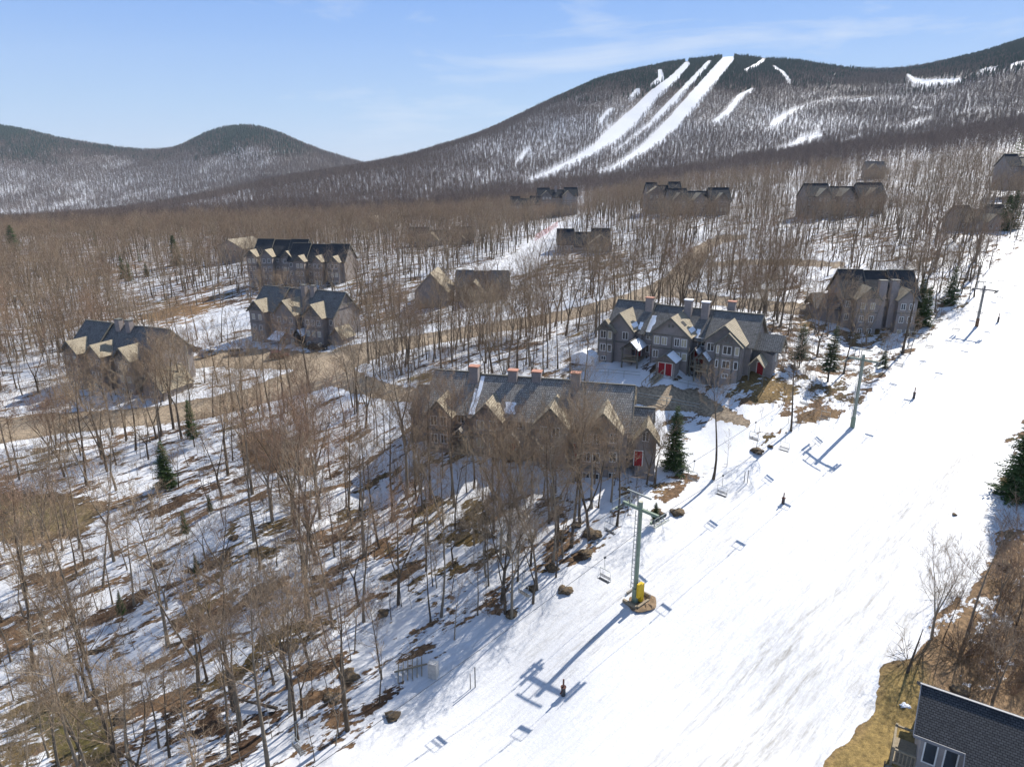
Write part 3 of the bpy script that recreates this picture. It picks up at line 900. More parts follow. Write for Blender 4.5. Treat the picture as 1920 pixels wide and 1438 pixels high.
SNOWM = NT('roof_snow', 0.6, 0.25); SNOWM.set('Base Color', (0.84, 0.855, 0.88, 1)); SNOWM.bump(SNOWM.noise(SNOWM.coord(), 3, 4), .3, .05); SNOWM = SNOWM.m
WOOD = simple_mat('weathered_deck_wood', (0.26, 0.215, 0.15), 0.85, var=.2, scale=6)
DARKW = simple_mat('dark_wood', (0.09, 0.075, 0.06), 0.85, var=.25)
CONC = simple_mat('concrete', (0.30, 0.27, 0.23), 0.9, var=.2, scale=4, bump=.3)
GREYBRK = simple_mat('foundation', (0.20, 0.19, 0.18), 0.9, var=.2)

# ------------------------------------------------------------------ solid builders
class B:
    """collects convex solids of one part, with metre UVs"""
    def __init__(s): s.v = []; s.f = []; s.uv = []
    def poly(s, pts, uvs=None):
        i = len(s.v); s.v += [tuple(p) for p in pts]; s.f.append(tuple(range(i, i+len(pts))))
        if uvs is None:
            a = Vector(pts[0]); e1 = (Vector(pts[1])-a); e1.normalize()
            nrm = e1.cross(Vector(pts[-1])-a); nrm.normalize(); e2 = nrm.cross(e1)
            uvs = [((Vector(p)-a).dot(e1), (Vector(p)-a).dot(e2)) for p in pts]
        s.uv += uvs
    def hexa(s, lo, hi):
        """lo, hi: 4 points each in the same winding"""
        s.poly(hi); s.poly(lo[::-1])
        for i in range(4):
            j = (i+1) % 4
            s.poly([lo[i], lo[j], hi[j], hi[i]])
        return s
    def box(s, x0, x1, y0, y1, z0, z1):
        return s.hexa([(x0,y0,z0),(x1,y0,z0),(x1,y1,z0),(x0,y1,z0)], [(x0,y0,z1),(x1,y0,z1),(x1,y1,z1),(x0,y1,z1)])
    def extrude(s, poly, axis, a, b):
        """poly in the plane perpendicular to axis ('x': (y,z) / 'y': (x,z))"""
        def P(p, t): return (t, p[0], p[1]) if axis == 'x' else (p[0], t, p[1])
        lo = [P(p, a) for p in poly]; hi = [P(p, b) for p in poly]
        s.poly(lo if axis == 'y' else lo[::-1]); s.poly(hi[::-1] if axis == 'y' else hi)
        n = len(poly)
        for i in range(n):
            j = (i+1) % n
            q = [lo[i], hi[i], hi[j], lo[j]]
            s.poly(q if axis == 'y' else q[::-1])
        return s
    def slab(s, p, th):
        """p: four corners (eave-left, eave-right, ridge-right, ridge-left) seen from outside; thickness downwards"""
        v = [Vector(q) for q in p]
        n = (v[1]-v[0]).cross(v[3]-v[0]); n.normalize()
        lo = [tuple(q - n*th) for q in v]; hi = [tuple(q) for q in v]
        return s.hexa(lo, hi)
    def bar(s, p, q, w, d=None):
        p, q = Vector(p), Vector(q); d = d or w
        t = (q-p).normalized(); a = Vector((0, 0, 1)) if abs(t.z) < .9 else Vector((0, 1, 0))
        e1 = t.cross(a).normalized()*w/2; e2 = t.cross(e1).normalized()*d/2
        lo = [tuple(p+x) for x in (-e1-e2, e1-e2, e1+e2, -e1+e2)]; hi = [tuple(q+x) for x in (-e1-e2, e1-e2, e1+e2, -e1+e2)]
        return s.hexa(lo, hi)
    def mesh(s, name='part', mat=None):
        me = bpy.data.meshes.new(name); me.from_pydata(s.v, [], s.f)
        uvl = me.uv_layers.new(name='UVMap')
        uvl.data.foreach_set('uv', [c for uv in s.uv for c in uv])
        me.validate()
        if mat: me.materials.append(mat)
        return me

_win = {}
def window_meshes(w, h, panes, lit):
    k = (round(w, 2), round(h, 2), panes, lit)
    if k not in _win:
        f = B(); t = 0.09
        f.box(-w/2, -w/2+t, -.06, .05, 0, h); f.box(w/2-t, w/2, -.06, .05, 0, h)
        f.box(-w/2+t, w/2-t, -.06, .05, 0, t); f.box(-w/2+t, w/2-t, -.06, .05, h-t, h)
        for i in range(1, panes):
            x = -w/2 + w*i/panes
            f.box(x-.045, x+.045, -.05, .05, t, h-t)
        g = B().box(-w/2+t*.5, w/2-t*.5, -.02, .03, t*.5, h-t*.5)
        _win[k] = (f.mesh('window', WHITE), g.mesh('pane', BLIND if lit else GLASS))
    return _win[k]

FOOT = []
class House:
    def __init__(s, name, label, loc, rz, roof=CEDAR, bayroof=None, wall=SIDING, group=None, category='lodge'):
        s.o = empty(name, loc, rz, label, category, group)
        s.roof = roof; s.bayroof = bayroof or roof; s.wallm = wall
        s.loc, s.rz = loc, rz
    def part(s, name, b, mat, parent=None, label=None):
        o = link_mesh(name, b.mesh(name, mat), None, parent or s.o)
        if label: o['label'] = label
        return o
    def foot(s, x0, x1, y0, y1):
        c, sn = math.cos(s.rz), math.sin(s.rz)
        mx, my = (x0+x1)/2, (y0+y1)/2
        FOOT.append((s.loc[0]+mx*c-my*sn, s.loc[1]+mx*sn+my*c, (x1-x0)/2, (y1-y0)/2, s.rz))
    def main(s, x0, x1, y0, y1, ze, zr, zb=-3.0, over=0.5, snowy=False, gable_over=0.45):
        ym = (y0+y1)/2
        s.foot(x0, x1, y0, y1)
        s.part('wall', B().extrude([(y0, zb), (y1, zb), (y1, ze), (ym, zr-.05), (y0, ze)], 'x', x0, x1), s.wallm)
        k = (zr-ze)/(ym-y0)
        b = B()
        b.slab([(x0-gable_over, y0-over, ze-k*over+.2), (x1+gable_over, y0-over, ze-k*over+.2), (x1+gable_over, ym, zr+.2), (x0-gable_over, ym, zr+.2)], .2)
        s.part('roof', b, s.roof)
        b = B()
        b.slab([(x1+gable_over, y1+over, ze-k*over+.2), (x0-gable_over, y1+over, ze-k*over+.2), (x0-gable_over, ym+.01, zr+.2), (x1+gable_over, ym+.01, zr+.2)], .2)
        s.part('roof', b, s.roof)
        b = B()   # rake boards and ridge cap
        for x in (x0-gable_over-.04, x1+gable_over+.04):
            b.bar((x, y0-over, ze-k*over+.05), (x, ym, zr+.06), .08, .32); b.bar((x, y1+over, ze-k*over+.05), (x, ym, zr+.06), .08, .32)
        b.bar((x0-gable_over-.05, ym, zr+.24), (x1+gable_over+.05, ym, zr+.24), .34, .10)
        s.part('trim', b, TRIM)
        return dict(y0=y0, ze=ze, k=k, ym=ym, zr=zr)
    def bay(s, x0, x1, yf, ze, zp, m, zb=-3.0, over=0.45, truss=False, depth=None, walls=True):
        """front gable running back into the main roof m"""
        xm = (x0+x1)/2
        yback = lambda z: m['y0'] + (z-m['ze'])/m['k'] if z > m['ze'] else m['y0']
        if walls:
            b = B().extrude([(x0, zb), (x1, zb), (x1, ze), (xm, zp-.05), (x0, ze)], 'y', yf, max(m['y0']+.5, yback(ze)))
            s.part('bay_wall', b, s.wallm)
        k = (zp-ze)/(xm-x0)
        zo = ze - k*over
        yb1, yb0 = yback(zp+.15)+.15, max(yback(zo+.2), m['y0']-.3)+.15
        yo = yf-.55
        s.part('bay_roof', B().slab([(x0-over, yb0, zo+.18), (x0-over, yo, zo+.18), (xm, yo, zp+.18), (xm, yb1, zp+.18)], .16), s.bayroof)
        s.part('bay_roof', B().slab([(x1+over, yo, zo+.18), (x1+over, yb0, zo+.18), (xm+.01, yb1, zp+.18), (xm+.01, yo, zp+.18)], .16), s.bayroof)
        b = B()
        b.bar((x0-over, yo-.04, zo+.04), (xm, yo-.04, zp+.06), .08, .28); b.bar((x1+over, yo-.04, zo+.04), (xm, yo-.04, zp+.06), .08, .28)
        s.part('trim', b, TRIM)
        if truss:
            b = B(); zt = ze + (zp-ze)*.12
            w = (zp-zt)/k
            b.bar((xm-w, yo-.02, zt), (xm+w, yo-.02, zt), .12, .18)
            b.bar((xm, yo-.02, zt), (xm, yo-.02, zp-.1), .12, .14)
            b.bar((xm, yo-.03, zt+.1), (xm-w*.45, yo-.03, zt+(zp-zt)*.5), .1, .12); b.bar((xm, yo-.03, zt+.1), (xm+w*.45, yo-.03, zt+(zp-zt)*.5), .1, .12)
            s.part('gable_truss', b, TRIM)
    def window(s, x, y, z, w=1.0, h=1.4, panes=2, lit=False, side='front'):
        f, g = window_meshes(w, h, panes, lit)
        o = link_mesh('window', f, None, s.o, (x, y, z))
        if side == 'right': o.rotation_euler = (0, 0, math.pi/2)
        if side == 'left': o.rotation_euler = (0, 0, -math.pi/2)
        link_mesh('pane', g, None, o)
    def band(s, x0, x1, y, z, w=.2):
        s.part('trim', B().box(x0, x1, y-.05, y-.003, z, z+w), TRIM)
    def posts(s, xs, y, z0, z1):
        for x in xs:
            s.part('corner_board', B().box(x-.09, x+.09, y-.055, y-.003, z0, z1), TRIM)
    def chimney(s, x, y, z0, z1, w=1.25, d=1.1, capm=None):
        c = s.part('chimney', B().box(x-w/2, x+w/2, y-d/2, y+d/2, z0, z1), BRICKM)
        s.part('chimney_cap', B().box(x-w/2-.1, x+w/2+.1, y-d/2-.1, y+d/2+.1, z1+.002, z1+.15), capm or CAPM, c)
    def door(s, x, y, z, w=1.0, h=2.1, mat=RED):
        d = s.part('door', B().box(x-w/2, x+w/2, y-.08, y-.004, z, z+h), mat)
        s.part('door_frame', B().box(x-w/2-.1, x-w/2-.003, y-.1, y-.004, z, z+h+.1).box(x+w/2+.003, x+w/2+.1, y-.1, y-.004, z, z+h+.1).box(x-w/2-.003, x+w/2+.003, y-.1, y-.004, z+h+.003, z+h+.1), WHITE, d)
    def porch(s, x0, x1, yf, yb, ze, zp, z0=0.0, snow=True, truss=True):
        xm = (x0+x1)/2; k = (zp-ze)/(xm-x0); ov = .35; zo = ze-k*ov
        p = s.part('porch_roof', B().slab([(x0-ov, yb, zo), (x0-ov, yf-.4, zo), (xm, yf-.4, zp), (xm, yb, zp)], .12).slab([(x1+ov, yf-.4, zo), (x1+ov, yb, zo), (xm+.005, yb, zp), (xm+.005, yf-.4, zp)], .12), s.roof)
        if snow:
            s.part('snow_patch', B().slab([(x1+ov*.8, yf-.3, zo+.10), (x1+ov*.8, yb-.1, zo+.10), (xm+.25, yb-.1, zp-k*.25+.09), (xm+.25, yf-.3, zp-k*.25+.09)], .08), SNOWM, p)
        for x in (x0, x1): s.part('porch_post', B().box(x-.12, x+.12, yf, yf+.24, z0-2, ze), TRIM)
        if truss:
            b = B(); b.bar((x0-.1, yf-.1, ze), (x1+.1, yf-.1, ze), .12, .2); b.bar((xm, yf-.1, ze), (xm, yf-.1, zp-.15), .1, .12)
            b.bar((xm, yf-.1, ze+.1), (xm-(x1-x0)*.22, yf-.1, ze+(zp-ze)*.5), .1, .1); b.bar((xm, yf-.1, ze+.1), (xm+(x1-x0)*.22, yf-.1, ze+(zp-ze)*.5), .1, .1)
            s.part('gable_truss', b, TRIM)
        s.part('porch_deck', B().box(x0, x1, yf, yb, z0-.25, z0), WOOD)
        b = B()
        b.box(x0, x1, yf+.02, yf+.10, z0+.85, z0+.95)
        n = int((x1-x0)/.25)
        for i in range(n+1): b.box(x0+(x1-x0)*i/n-.03, x0+(x1-x0)*i/n+.03, yf+.03, yf+.09, z0, z0+.85)
        s.part('porch_railing', b, WOOD)
    def snow(s, m, xa, xb, ta, tb, lift=.24):
        """patch of snow lying on the front slope; t from eave (0) to ridge (1)"""
        f = lambda t: (m['y0']+(m['ym']-m['y0'])*t, m['ze']+(m['zr']-m['ze'])*t+lift)
        (ya, za), (yb, zb) = f(ta), f(tb)
        n = 7; rng = random.Random(int(xa*100)); b = B()
        L = [xa+(rng.random()-.5)*.25*(xb-xa) for i in range(n)]; R = [xb+(rng.random()-.5)*.3*(xb-xa) for i in range(n)]
        for i in range(n-1):
            t0, t1 = i/(n-1), (i+1)/(n-1)
            y0, z0, y1, z1 = ya+(yb-ya)*t0, za+(zb-za)*t0, ya+(yb-ya)*t1, za+(zb-za)*t1
            b.slab([(L[i], y0, z0), (R[i], y0, z0), (R[i+1], y1, z1), (L[i+1], y1, z1)], .07)
        s.part('snow_patch', b, SNOWM)

# ------------------------------------------------------------------ the front-facing grey lodge (middle right)
def lodge_middle_right():
    H = House('townhouse_lodge', 'grey lodge with sunlit cream dormers and red doors behind the snowy lawn', (17.6, 120.6, -33.1), math.radians(-30), SLATE, CEDARLIT)
    m1 = H.main(0, 6.3, -.6, 10.6, 5.6, 9.75)
    m2 = H.main(6.3, 17.8, 0, 11, 5.4, 9.4, gable_over=.02)
    m3 = H.main(17.8, 25.0, -.8, 10.4, 5.5, 9.55)
    H.bay(.5, 5.2, -2.2, 6.3, 8.9, m1)
    H.bay(-.9, 2.0, -3.0, 5.9, 7.6, dict(m1, y0=-2.2, ze=30), truss=True)
    H.bay(8.7, 15.3, -2.4, 6.3, 9.1, m2)
    H.bay(17.9, 24.1, -2.6, 6.1, 8.8, m3)
    H.bay(19.9, 23.9, -3.5, 6.0, 7.8, dict(m3, y0=-2.6, ze=30), truss=True)
    H.chimney(6.0, 3.7, 6.4, 11.0); H.chimney(12.9, 4.1, 6.4, 11.2, capm=SNOWM); H.chimney(15.9, 4.1, 6.4, 11.1, capm=SNOWM); H.chimney(19.6, 7.3, 6.0, 11.0)
    for x, y, w, p, l in ((.1, -3.0, 1.1, 2, 0), (1.35, -3.0, .8, 1, 1), (3.9, -2.2, 1.1, 2, 0), (9.7, -2.4, 1.0, 2, 1), (11.0, -2.4, 1.0, 2, 1), (13.2, -2.4, .9, 2, 0), (14.4, -2.4, 1.0, 2, 1), (7.6, 0, 1.3, 2, 0), (16.7, 0, 1.3, 2, 0),
                          (18.9, -2.6, 1.2, 2, 0), (20.3, -3.5, .5, 1, 1), (21.8, -3.5, 1.4, 2, 0), (23.35, -3.5, .7, 1, 1)):
        H.window(x, y, 4.35, w, 1.4, p, bool(l))
    for x, y, w, p, l in ((.1, -3.0, 1.1, 2, 0), (1.35, -3.0, .8, 1, 0), (7.6, 0, 1.2, 2, 0), (9.6, -2.4, 1.0, 2, 0), (13.4, -2.4, .9, 1, 1), (14.6, -2.4, .9, 1, 1), (20.3, -3.5, .5, 1, 0), (21.8, -3.5, 1.3, 2, 0), (23.35, -3.5, .7, 1, 0)):
        H.window(x, y, 2.0, w, 1.35, p, bool(l))
    for x, y in ((.3, -3.0), (7.7, 0), (21.8, -3.5)): H.window(x, y, .35, 1.0, .8, 2)
    H.band(.5, 5.2, -2.2, 3.75); H.band(-.9, 2.0, -3.0, 3.75); H.band(8.7, 15.3, -2.4, 3.7); H.band(19.9, 23.9, -3.5, 3.7); H.band(8.7, 15.3, -2.4, 6.0)
    H.posts((-.8, .75, 1.9), -3.0, -1, 5.8); H.posts((8.8, 12.3, 15.2), -2.4, -1, 6.0); H.posts((20.0, 20.75, 22.75, 23.8), -3.5, -1, 5.9)
    H.porch(4.2, 7.0, -4.2, 0, 3.5, 4.8, 1.3); H.porch(15.6, 17.0, -2.2, 0, 3.5, 4.5, 1.3, truss=False); H.porch(16.9, 19.0, -4.0, -.8, 3.3, 4.5, 1.2)
    H.door(5.9, -.6, 1.3); H.door(8.35, 0, 1.3); H.door(16.2, 0, 1.3); H.door(17.3, 0, 1.3)
    H.window(25.05, 2.2, 4.2, 1.0, 1.4, 2, False, 'right')
    H.part('wing_wall', B().extrude([(25.0, -3), (28.2, -3), (28.2, 3.9), (25.0, 5.2)], 'y', 1.0, 7.0), SIDING)
    H.part('wing_roof', B().slab([(25.0, 3.2, 6.9), (25.0, .2, 4.7), (29.4, .2, 4.7), (29.4, 3.2, 6.9)][::-1], .18).slab([(25.0, 7.4, 4.0), (29.4, 7.4, 4.0), (29.4, 3.2, 6.9), (25.0, 3.2, 6.9)][::-1], .18), SLATE)
    H.part('gable_truss', B().bar((29.45, .3, 4.6), (29.45, 3.2, 6.7), .12, .25).bar((29.45, 3.2, 6.7), (29.45, 7.2, 4.0), .12, .25).bar((29.45, 1.2, 4.9), (29.45, 5.6, 4.9), .12, .2).bar((29.45, 3.2, 4.9), (29.45, 3.2, 6.6), .1, .14), TRIM)
    H.window(28.25, 3.8, 2.4, 1.0, 1.3, 1, True, 'right')
    H.part('side_porch_roof', B().slab([(25.1, -2.6, 2.7), (26.4, -2.6, 4.2), (26.4, .9, 4.2), (25.1, .9, 2.7)][::-1], .14).slab([(27.7, -2.6, 2.7), (27.7, .9, 2.7), (26.405, .9, 4.2), (26.405, -2.6, 4.2)], .14), CEDARLIT)
    H.part('porch_post', B().box(25.2, 25.4, -2.3, -2.1, -2, 2.8), TRIM); H.part('porch_post', B().box(27.4, 27.6, -2.3, -2.1, -2, 2.8), TRIM)
    H.door(26.4, 1.0, .5)
    H.part('skylight', B().slab([(14.0, -1.1, 7.64), (14.0, .2, 7.64), (13.2, .2, 8.33), (13.2, -1.1, 8.33)][::1], .1), ASPH)
    for x in (11.5, 12.15): H.part('gable_vent', B().box(x, x+.35, -2.48, -2.405, 7.5, 8.0), TRIM)
    H.snow(m2, 6.7, 7.7, .02, .6); H.snow(m1, 5.4, 6.0, .05, .3)
    H.snow(m2, 15.4, 16.1, .0, .3)
    # snow left in the lee of the dormers
    for x, y, z in ((14.9, .5, 7.1), (5.0, -.2, 7.0)):
        H.part('snow_patch', B().slab([(x+.3, y-1.6, z-.45), (x+.3, y+1.2, z-.45), (x-.35, y+1.2, z+.12), (x-.35, y-1.4, z+.12)], .08), SNOWM)
    H.foot(-1, 29, -5.5, 1)
    return H
L1 = lodge_middle_right()

# small shed with double doors, in front of that lodge
def local_to_world(H, x, y, z):
    c, s = math.cos(H.rz), math.sin(H.rz)
    return (H.loc[0]+x*c-y*s, H.loc[1]+x*s+y*c, H.loc[2]+z)
S = House('garden_shed', 'small grey shed with red double doors at the head of the stairs', ground_at(1229, 700), L1.rz, SLATE, wall=SIDING, category='shed')
S.part('wall', B().extrude([(0, -1.5), (3.2, -1.5), (3.2, 2.3), (1.6, 3.5), (0, 2.3)], 'y', 0, 2.6), SIDING)
S.part('roof', B().slab([(-.4, 3.0, 2.15), (-.4, -.5, 2.15), (1.6, -.5, 3.7), (1.6, 3.0, 3.7)], .14).slab([(3.6, -.5, 2.15), (3.6, 3.0, 2.15), (1.605, 3.0, 3.7), (1.605, -.5, 3.7)], .14), SLATE)
S.part('snow_patch', B().slab([(3.5, -.4, 2.32), (3.5, 2.9, 2.32), (1.9, 2.9, 3.57), (1.9, -.4, 3.57)], .09), SNOWM)
S.part('gable_truss', B().bar((-.4, -.55, 2.1), (1.6, -.55, 3.6), .1, .22).bar((3.6, -.55, 2.1), (1.6, -.55, 3.6), .1, .22).bar((0, -.5, 2.35), (3.2, -.5, 2.35), .1, .15).bar((1.6, -.5, 2.35), (1.6, -.5, 3.4), .1, .12), TRIM)
for dx in (.9, 2.1): S.door(dx+.1, 0, -.1, 1.05, 2.1)
S.foot(0, 3.2, 0, 3)

# ------------------------------------------------------------------ the long shingle-roofed lodge in front of it (centre)
def lodge_front():
    H = House('townhouse_lodge', 'long lodge with worn cedar shingle roof and brick-capped chimneys, central', (-12.9, 90.0, -37.9), math.radians(-13), CEDAR, CEDARLIT)
    m0 = H.main(.9, 7.0, .3, 11.0, 5.6, 9.75)
    m1 = H.main(7.0, 21.4, 0, 11, 5.4, 9.55, gable_over=.03)
    m2 = H.main(21.4, 28.8, -.6, 10.6, 5.3, 9.55)
    ma = H.main(-2.2, .9, 2, 9, 4.6, 7.3, gable_over=.02)
    mb = H.main(28.8, 31.8, 1.0, 8.0, 4.0, 6.7, gable_over=.3)
    H.bay(1.6, 4.9, -1.4, 5.8, 7.7, m0); H.bay(8.2, 12.0, -1.6, 5.8, 7.9, m1)
    H.bay(16.8, 21.0, -2.0, 5.8, 8.1, m1); H.bay(23.6, 28.0, -2.4, 5.8, 8.1, m2)
    H.bay(23.0, 26.0, -3.1, 5.6, 7.2, dict(m2, y0=-2.4, ze=30), truss=True)
    H.bay(30.0, 32.6, -.8, 4.4, 6.0, mb)
    for x, y in ((6.7, 4.6), (12.2, 5.2), (15.6, 5.4), (21.2, 4.6)): H.chimney(x, y, 6.6, 11.1 if y < 5 else 10.7)
    for z in (4.1, 1.5, -.9):
        for x, y, w in ((2.5, -1.4, 1.0), (3.9, -1.4, 1.0), (5.9, .3, 1.0), (9.2, -1.6, 1.1), (11.0, -1.6, 1.1), (14.2, 0, 1.2), (18.0, -2.0, 1.1), (19.6, -2.0, 1.1), (23.9, -3.1, 1.0), (25.1, -3.1, 1.0), (27.2, -2.4, 1.0), (31.2, -.8, .9)):
            if z < 3.5 and x > 31: continue
            H.window(x, y, z, w, 1.4 if z > 0 else .9, 2, x in (9.2, 18.0))
    for x0, x1, y in ((1.6, 4.9, -1.4), (8.2, 12.0, -1.6), (16.8, 21.0, -2.0), (23.0, 26.0, -3.1), (26.0, 28, -2.4)):
        H.band(x0, x1, y, 3.3); H.band(x0, x1, y, .6)
    H.porch(12.6, 15.0, -2.4, 0, 3.1, 4.3, .8, snow=False); H.porch(5.2, 7.6, -2.2, .3, 3.1, 4.3, .8, snow=False)
    H.door(13.2, 0, .8); H.door(30.4, -.82, .6); H.door(22.3, -.6, .8)
    H.part('gable_truss', B().bar((29.35, .4, 6.0), (29.35, 5.0, 9.6), .1, .3).bar((29.35, 9.6, 6.0), (29.35, 5.0, 9.6), .1, .3).bar((29.32, 2.8, 7.5), (29.32, 7.2, 7.5), .1, .2).bar((29.32, 5.0, 7.5), (29.32, 5.0, 9.4), .1, .16), WOOD)
    H.snow(m1, 7.1, 8.0, .0, .95); H.snow(m1, 12.0, 13.4, .08, .36)
    H.foot(-3, 33, -4.5, 0)
    return H
L2 = lodge_front()

# ------------------------------------------------------------------ the other lodges of the estate
def lodge(label, u, v, dist, L, rz, z_ridge_above, nb=3, chim=(), depth=10.5, storeys=2, roof=SLATE, bayroof=None, windows=True, bays=None, end_truss=True, group='lodges in the woods', step=True, wall=SIDING, proud=2.6):
    """u, v: where the left end of the ridge shows; dist: how far away it is"""
    bayroof = bayroof or CEDARLIT
    kx, kz = ray(u, v)
    zr_w = kz*dist
    rz = math.radians(rz)
    c, s = math.cos(rz), math.sin(rz)
    # ridge starts at local (0, depth/2)
    ox = kx*dist + (depth/2)*s; oy = dist - (depth/2)*c
    zr = z_ridge_above; ze = zr - depth/2*.94
    H = House('townhouse_lodge', label, (ox, oy, zr_w - zr), rz, roof, bayroof, wall, group)
    segs = [(0, L)] if not step or L < 14 else [(0, L*.3), (L*.3, L*.68), (L*.68, L)]
    ms = []
    far = roof is NAVY
    if far and len(segs) == 1: segs = [(0, L*.55), (L*.55, L)]
    for i, (a, b) in enumerate(segs):
        dz, dy = ((0, -1.3, .3)[i], (0, 1.2, -.8)[i]) if far else (.25 if i != 1 else 0, -.5 if i != 1 else 0)
        ms.append((a, b, H.main(a, b, dy, depth+dy, ze+dz*.6, zr+dz, zb=-6, gable_over=.35 if i != 1 else .03)))
    bays = bays if bays is not None else [(L*(i+.5)/nb - L*.09*3/nb*1.0, L*(i+.5)/nb + L*.09*3/nb*1.0) for i in range(nb)]
    for i, (a, b) in enumerate(bays):
        m = [m for (p, q, m) in ms if p <= (a+b)/2 <= q][0]
        w = b-a
        if far: a -= w*.2; b += w*.2; w = b-a
        zp = min(ze + .3 + w*.5*1.02, zr-(1.6 if far else .45))
        H.bay(a, b, -proud, ze+.3, zp, m, zb=-6, truss=(i % 2 == 0))
        if windows:
            for st in range(storeys+1):
                z = ze - 2.0 - st*2.75
                for q in ((.28, .72) if w < 5 else (.2, .5, .8)):
                    H.window(a+w*q, -proud, z, .95, 1.4, 2, (i+st) % 3 == 0)
            H.band(a, b, -proud, ze-2.75)
    if windows:
        for (a, b, m) in ms:
            x = a+.9
            while x < b-.5:
                if not any(p-.7 < x < q+.7 for p, q in bays):
                    for st in range(storeys): H.window(x, m['y0'], ze-2.0-st*2.75, .95, 1.35, 2)
                    x += 1.6
                x += .5
    for x, y in chim: H.chimney(x, y, zr-3, zr+1.5, capm=TRIM)
    if end_truss:
        for (x, sd) in ((L+.42, 1),):
            H.part('gable_truss', B().bar((x, depth/2-2.4, zr-2.4), (x, depth/2+2.4, zr-2.4), .1, .2).bar((x, depth/2, zr-2.4), (x, depth/2, zr-.1), .1, .14), TRIM)
    H.foot(-.5, L+.5, -proud-1, 1)
    return H
L3 = lodge('grey lodge with three pale dormers and two chimneys above the car park', 500, 538, 178.5, 25.5, -24, 12.4, 3, ((13.3, 4.2), (16.2, 4.2)), bays=[(.6, 5.4), (9.0, 15.2), (18.0, 23.6)], proud=2.4)
L3.porch(15.6, 17.8, -3.6, 0, 3.2, 4.6, .6); L3.snow(dict(y0=0, ze=6.73, ym=5.25, zr=12.4), 8.0, 9.0, .0, .85)
L3.part('lean_to_roof', B().slab([(8.6, -5.6, 1.6), (12.4, -5.6, 1.6), (12.0, -2.5, 3.2), (8.9, -2.5, 3.2)], .15), SNOWM)
L3.part('wing_wall', B().extrude([(25.5, -6), (29, -6), (29, 3.0), (27.2, 5.2), (25.5, 3.6)], 'y', -1.8, 3), SIDING)
L3.part('wing_roof', B().slab([(25.2, 3.1, 3.3), (25.2, -2.4, 3.3), (27.2, -2.4, 5.5), (27.2, 3.1, 5.5)], .15).slab([(29.3, -2.4, 2.8), (29.3, 3.1, 2.8), (27.205, 3.1, 5.5), (27.205, -2.4, 5.5)], .15), CEDARLIT)
L4 = lodge('dark roofed lodge half hidden in bare trees at the far left beside the dirt road', 168, 603, 148, 24, -22, 12.0, 3, ((10.2, 4.4), (13.2, 4.4)), bays=[(1.0, 5.4), (8.2, 12.2), (16.2, 20.6)], roof=SLATE)
L4.snow(dict(y0=-.5, ze=6.33, ym=4.75, zr=12.2), 4.6, 5.6, .02, .4)
L4.part('wing_wall', B().extrude([(24, -6), (29.5, -6), (29.5, 2.2), (26.7, 5.4), (24, 2.2)], 'y', -3.5, 4), SIDING)
L4.part('wing_roof', B().slab([(23.6, 4.2, 1.9), (23.6, -4.1, 1.9), (26.7, -4.1, 5.7), (26.7, 4.2, 5.7)], .15).slab([(29.9, -4.1, 1.9), (29.9, 4.2, 1.9), (26.705, 4.2, 5.7), (26.705, -4.1, 5.7)], .15), CEDARLIT)
L4.window(26.2, -3.5, .2, 1.0, 1.4, 2)
L5 = lodge('dark slate lodge with white dormer fronts, upper left behind the middle-left lodge', 487, 450, 243, 18, -7, 13.5, 3, (), bays=[(-1.6, 2.0), (3.6, 7.6), (11.2, 14.6)], roof=ASPH, storeys=3)
L5b = lodge('dark slate lodge stepping down right of the upper left one', 553, 458, 238, 20, -10, 13.0, 3, (), bays=[(3.4, 6.6), (9.6, 12.8), (15.6, 18.8)], roof=ASPH, storeys=3)
L7 = lodge('lodge with two tall square chimneys beside the lift line on the right', 1572, 508, 150, 15, -6, 12.0, 2, (), bays=[(2.0, 6.4), (10.2, 14.0)], roof=ASPH, storeys=2)
for x, y in ((7.0, -1.4), (9.7, -.6)): L7.chimney(x, y, 1, 11.0, 1.45, 1.2, TRIM)
L7.part('wing_wall', B().extrude([(-5, -6), (0, -6), (0, 5.6), (-5, 4.0)], 'y', 1, 8), SIDING)
L7.part('wing_roof', B().slab([(-5.4, .4, 4.4), (-.2, .4, 4.4), (-.2, 4.6, 7.2), (-5.4, 4.6, 7.2)], .2).slab([(-.2, 8.6, 4.4), (-5.4, 8.6, 4.4), (-5.4, 4.61, 7.2), (-.2, 4.61, 7.2)], .2), SLATE)
for z in (4.2, 1.4): L7.window(13, -.51, z, 1.6, 1.8, 2, True); L7.window(14.4, -.51, z, .8, 1.8, 1, True)
L8 = lodge('low lodge with dark shingle roof beside the small snow-covered lane, centre', 858, 509, 196, 14.5, -4, 8.5, 1, (), bays=[(3.5, 7.5)], depth=9, roof=SLATE, windows=False)
L8.part('cross_roof', B().slab([(-1.2, -5.0, 3.9), (-1.2, 8.0, 3.9), (-6.2, 8.0, 9.4), (-6.2, -5.0, 9.4)], .2).slab([(-11.2, 8.0, 3.9), (-11.2, -5.0, 3.9), (-6.205, -5.0, 9.4), (-6.205, 8.0, 9.4)], .2), CEDARLIT)  # cross roof coloured in the sunlit shingle tone
L8.part('cross_wall', B().extrude([(-10.8, -6), (-1.6, -6), (-1.6, 4), (-6.2, 9.1), (-10.8, 4)], 'y', -4.5, 7.5), SIDING)
L8.foot(-11, 0, -5, 8)
L9 = lodge('long dark lodge in the trees left of the upper snow lane', 768, 427, 305, 28, 1, 11.5, 2, (), bays=[(20, 24), (8, 12)], roof=NAVY, windows=True)
L10 = lodge('dark lodge in the trees below the foot of the left ski run', 1008, 353, 470, 26, 2, 11.5, 2, ((12, 5),), bays=[(3, 8), (17, 22)], roof=NAVY, windows=True)
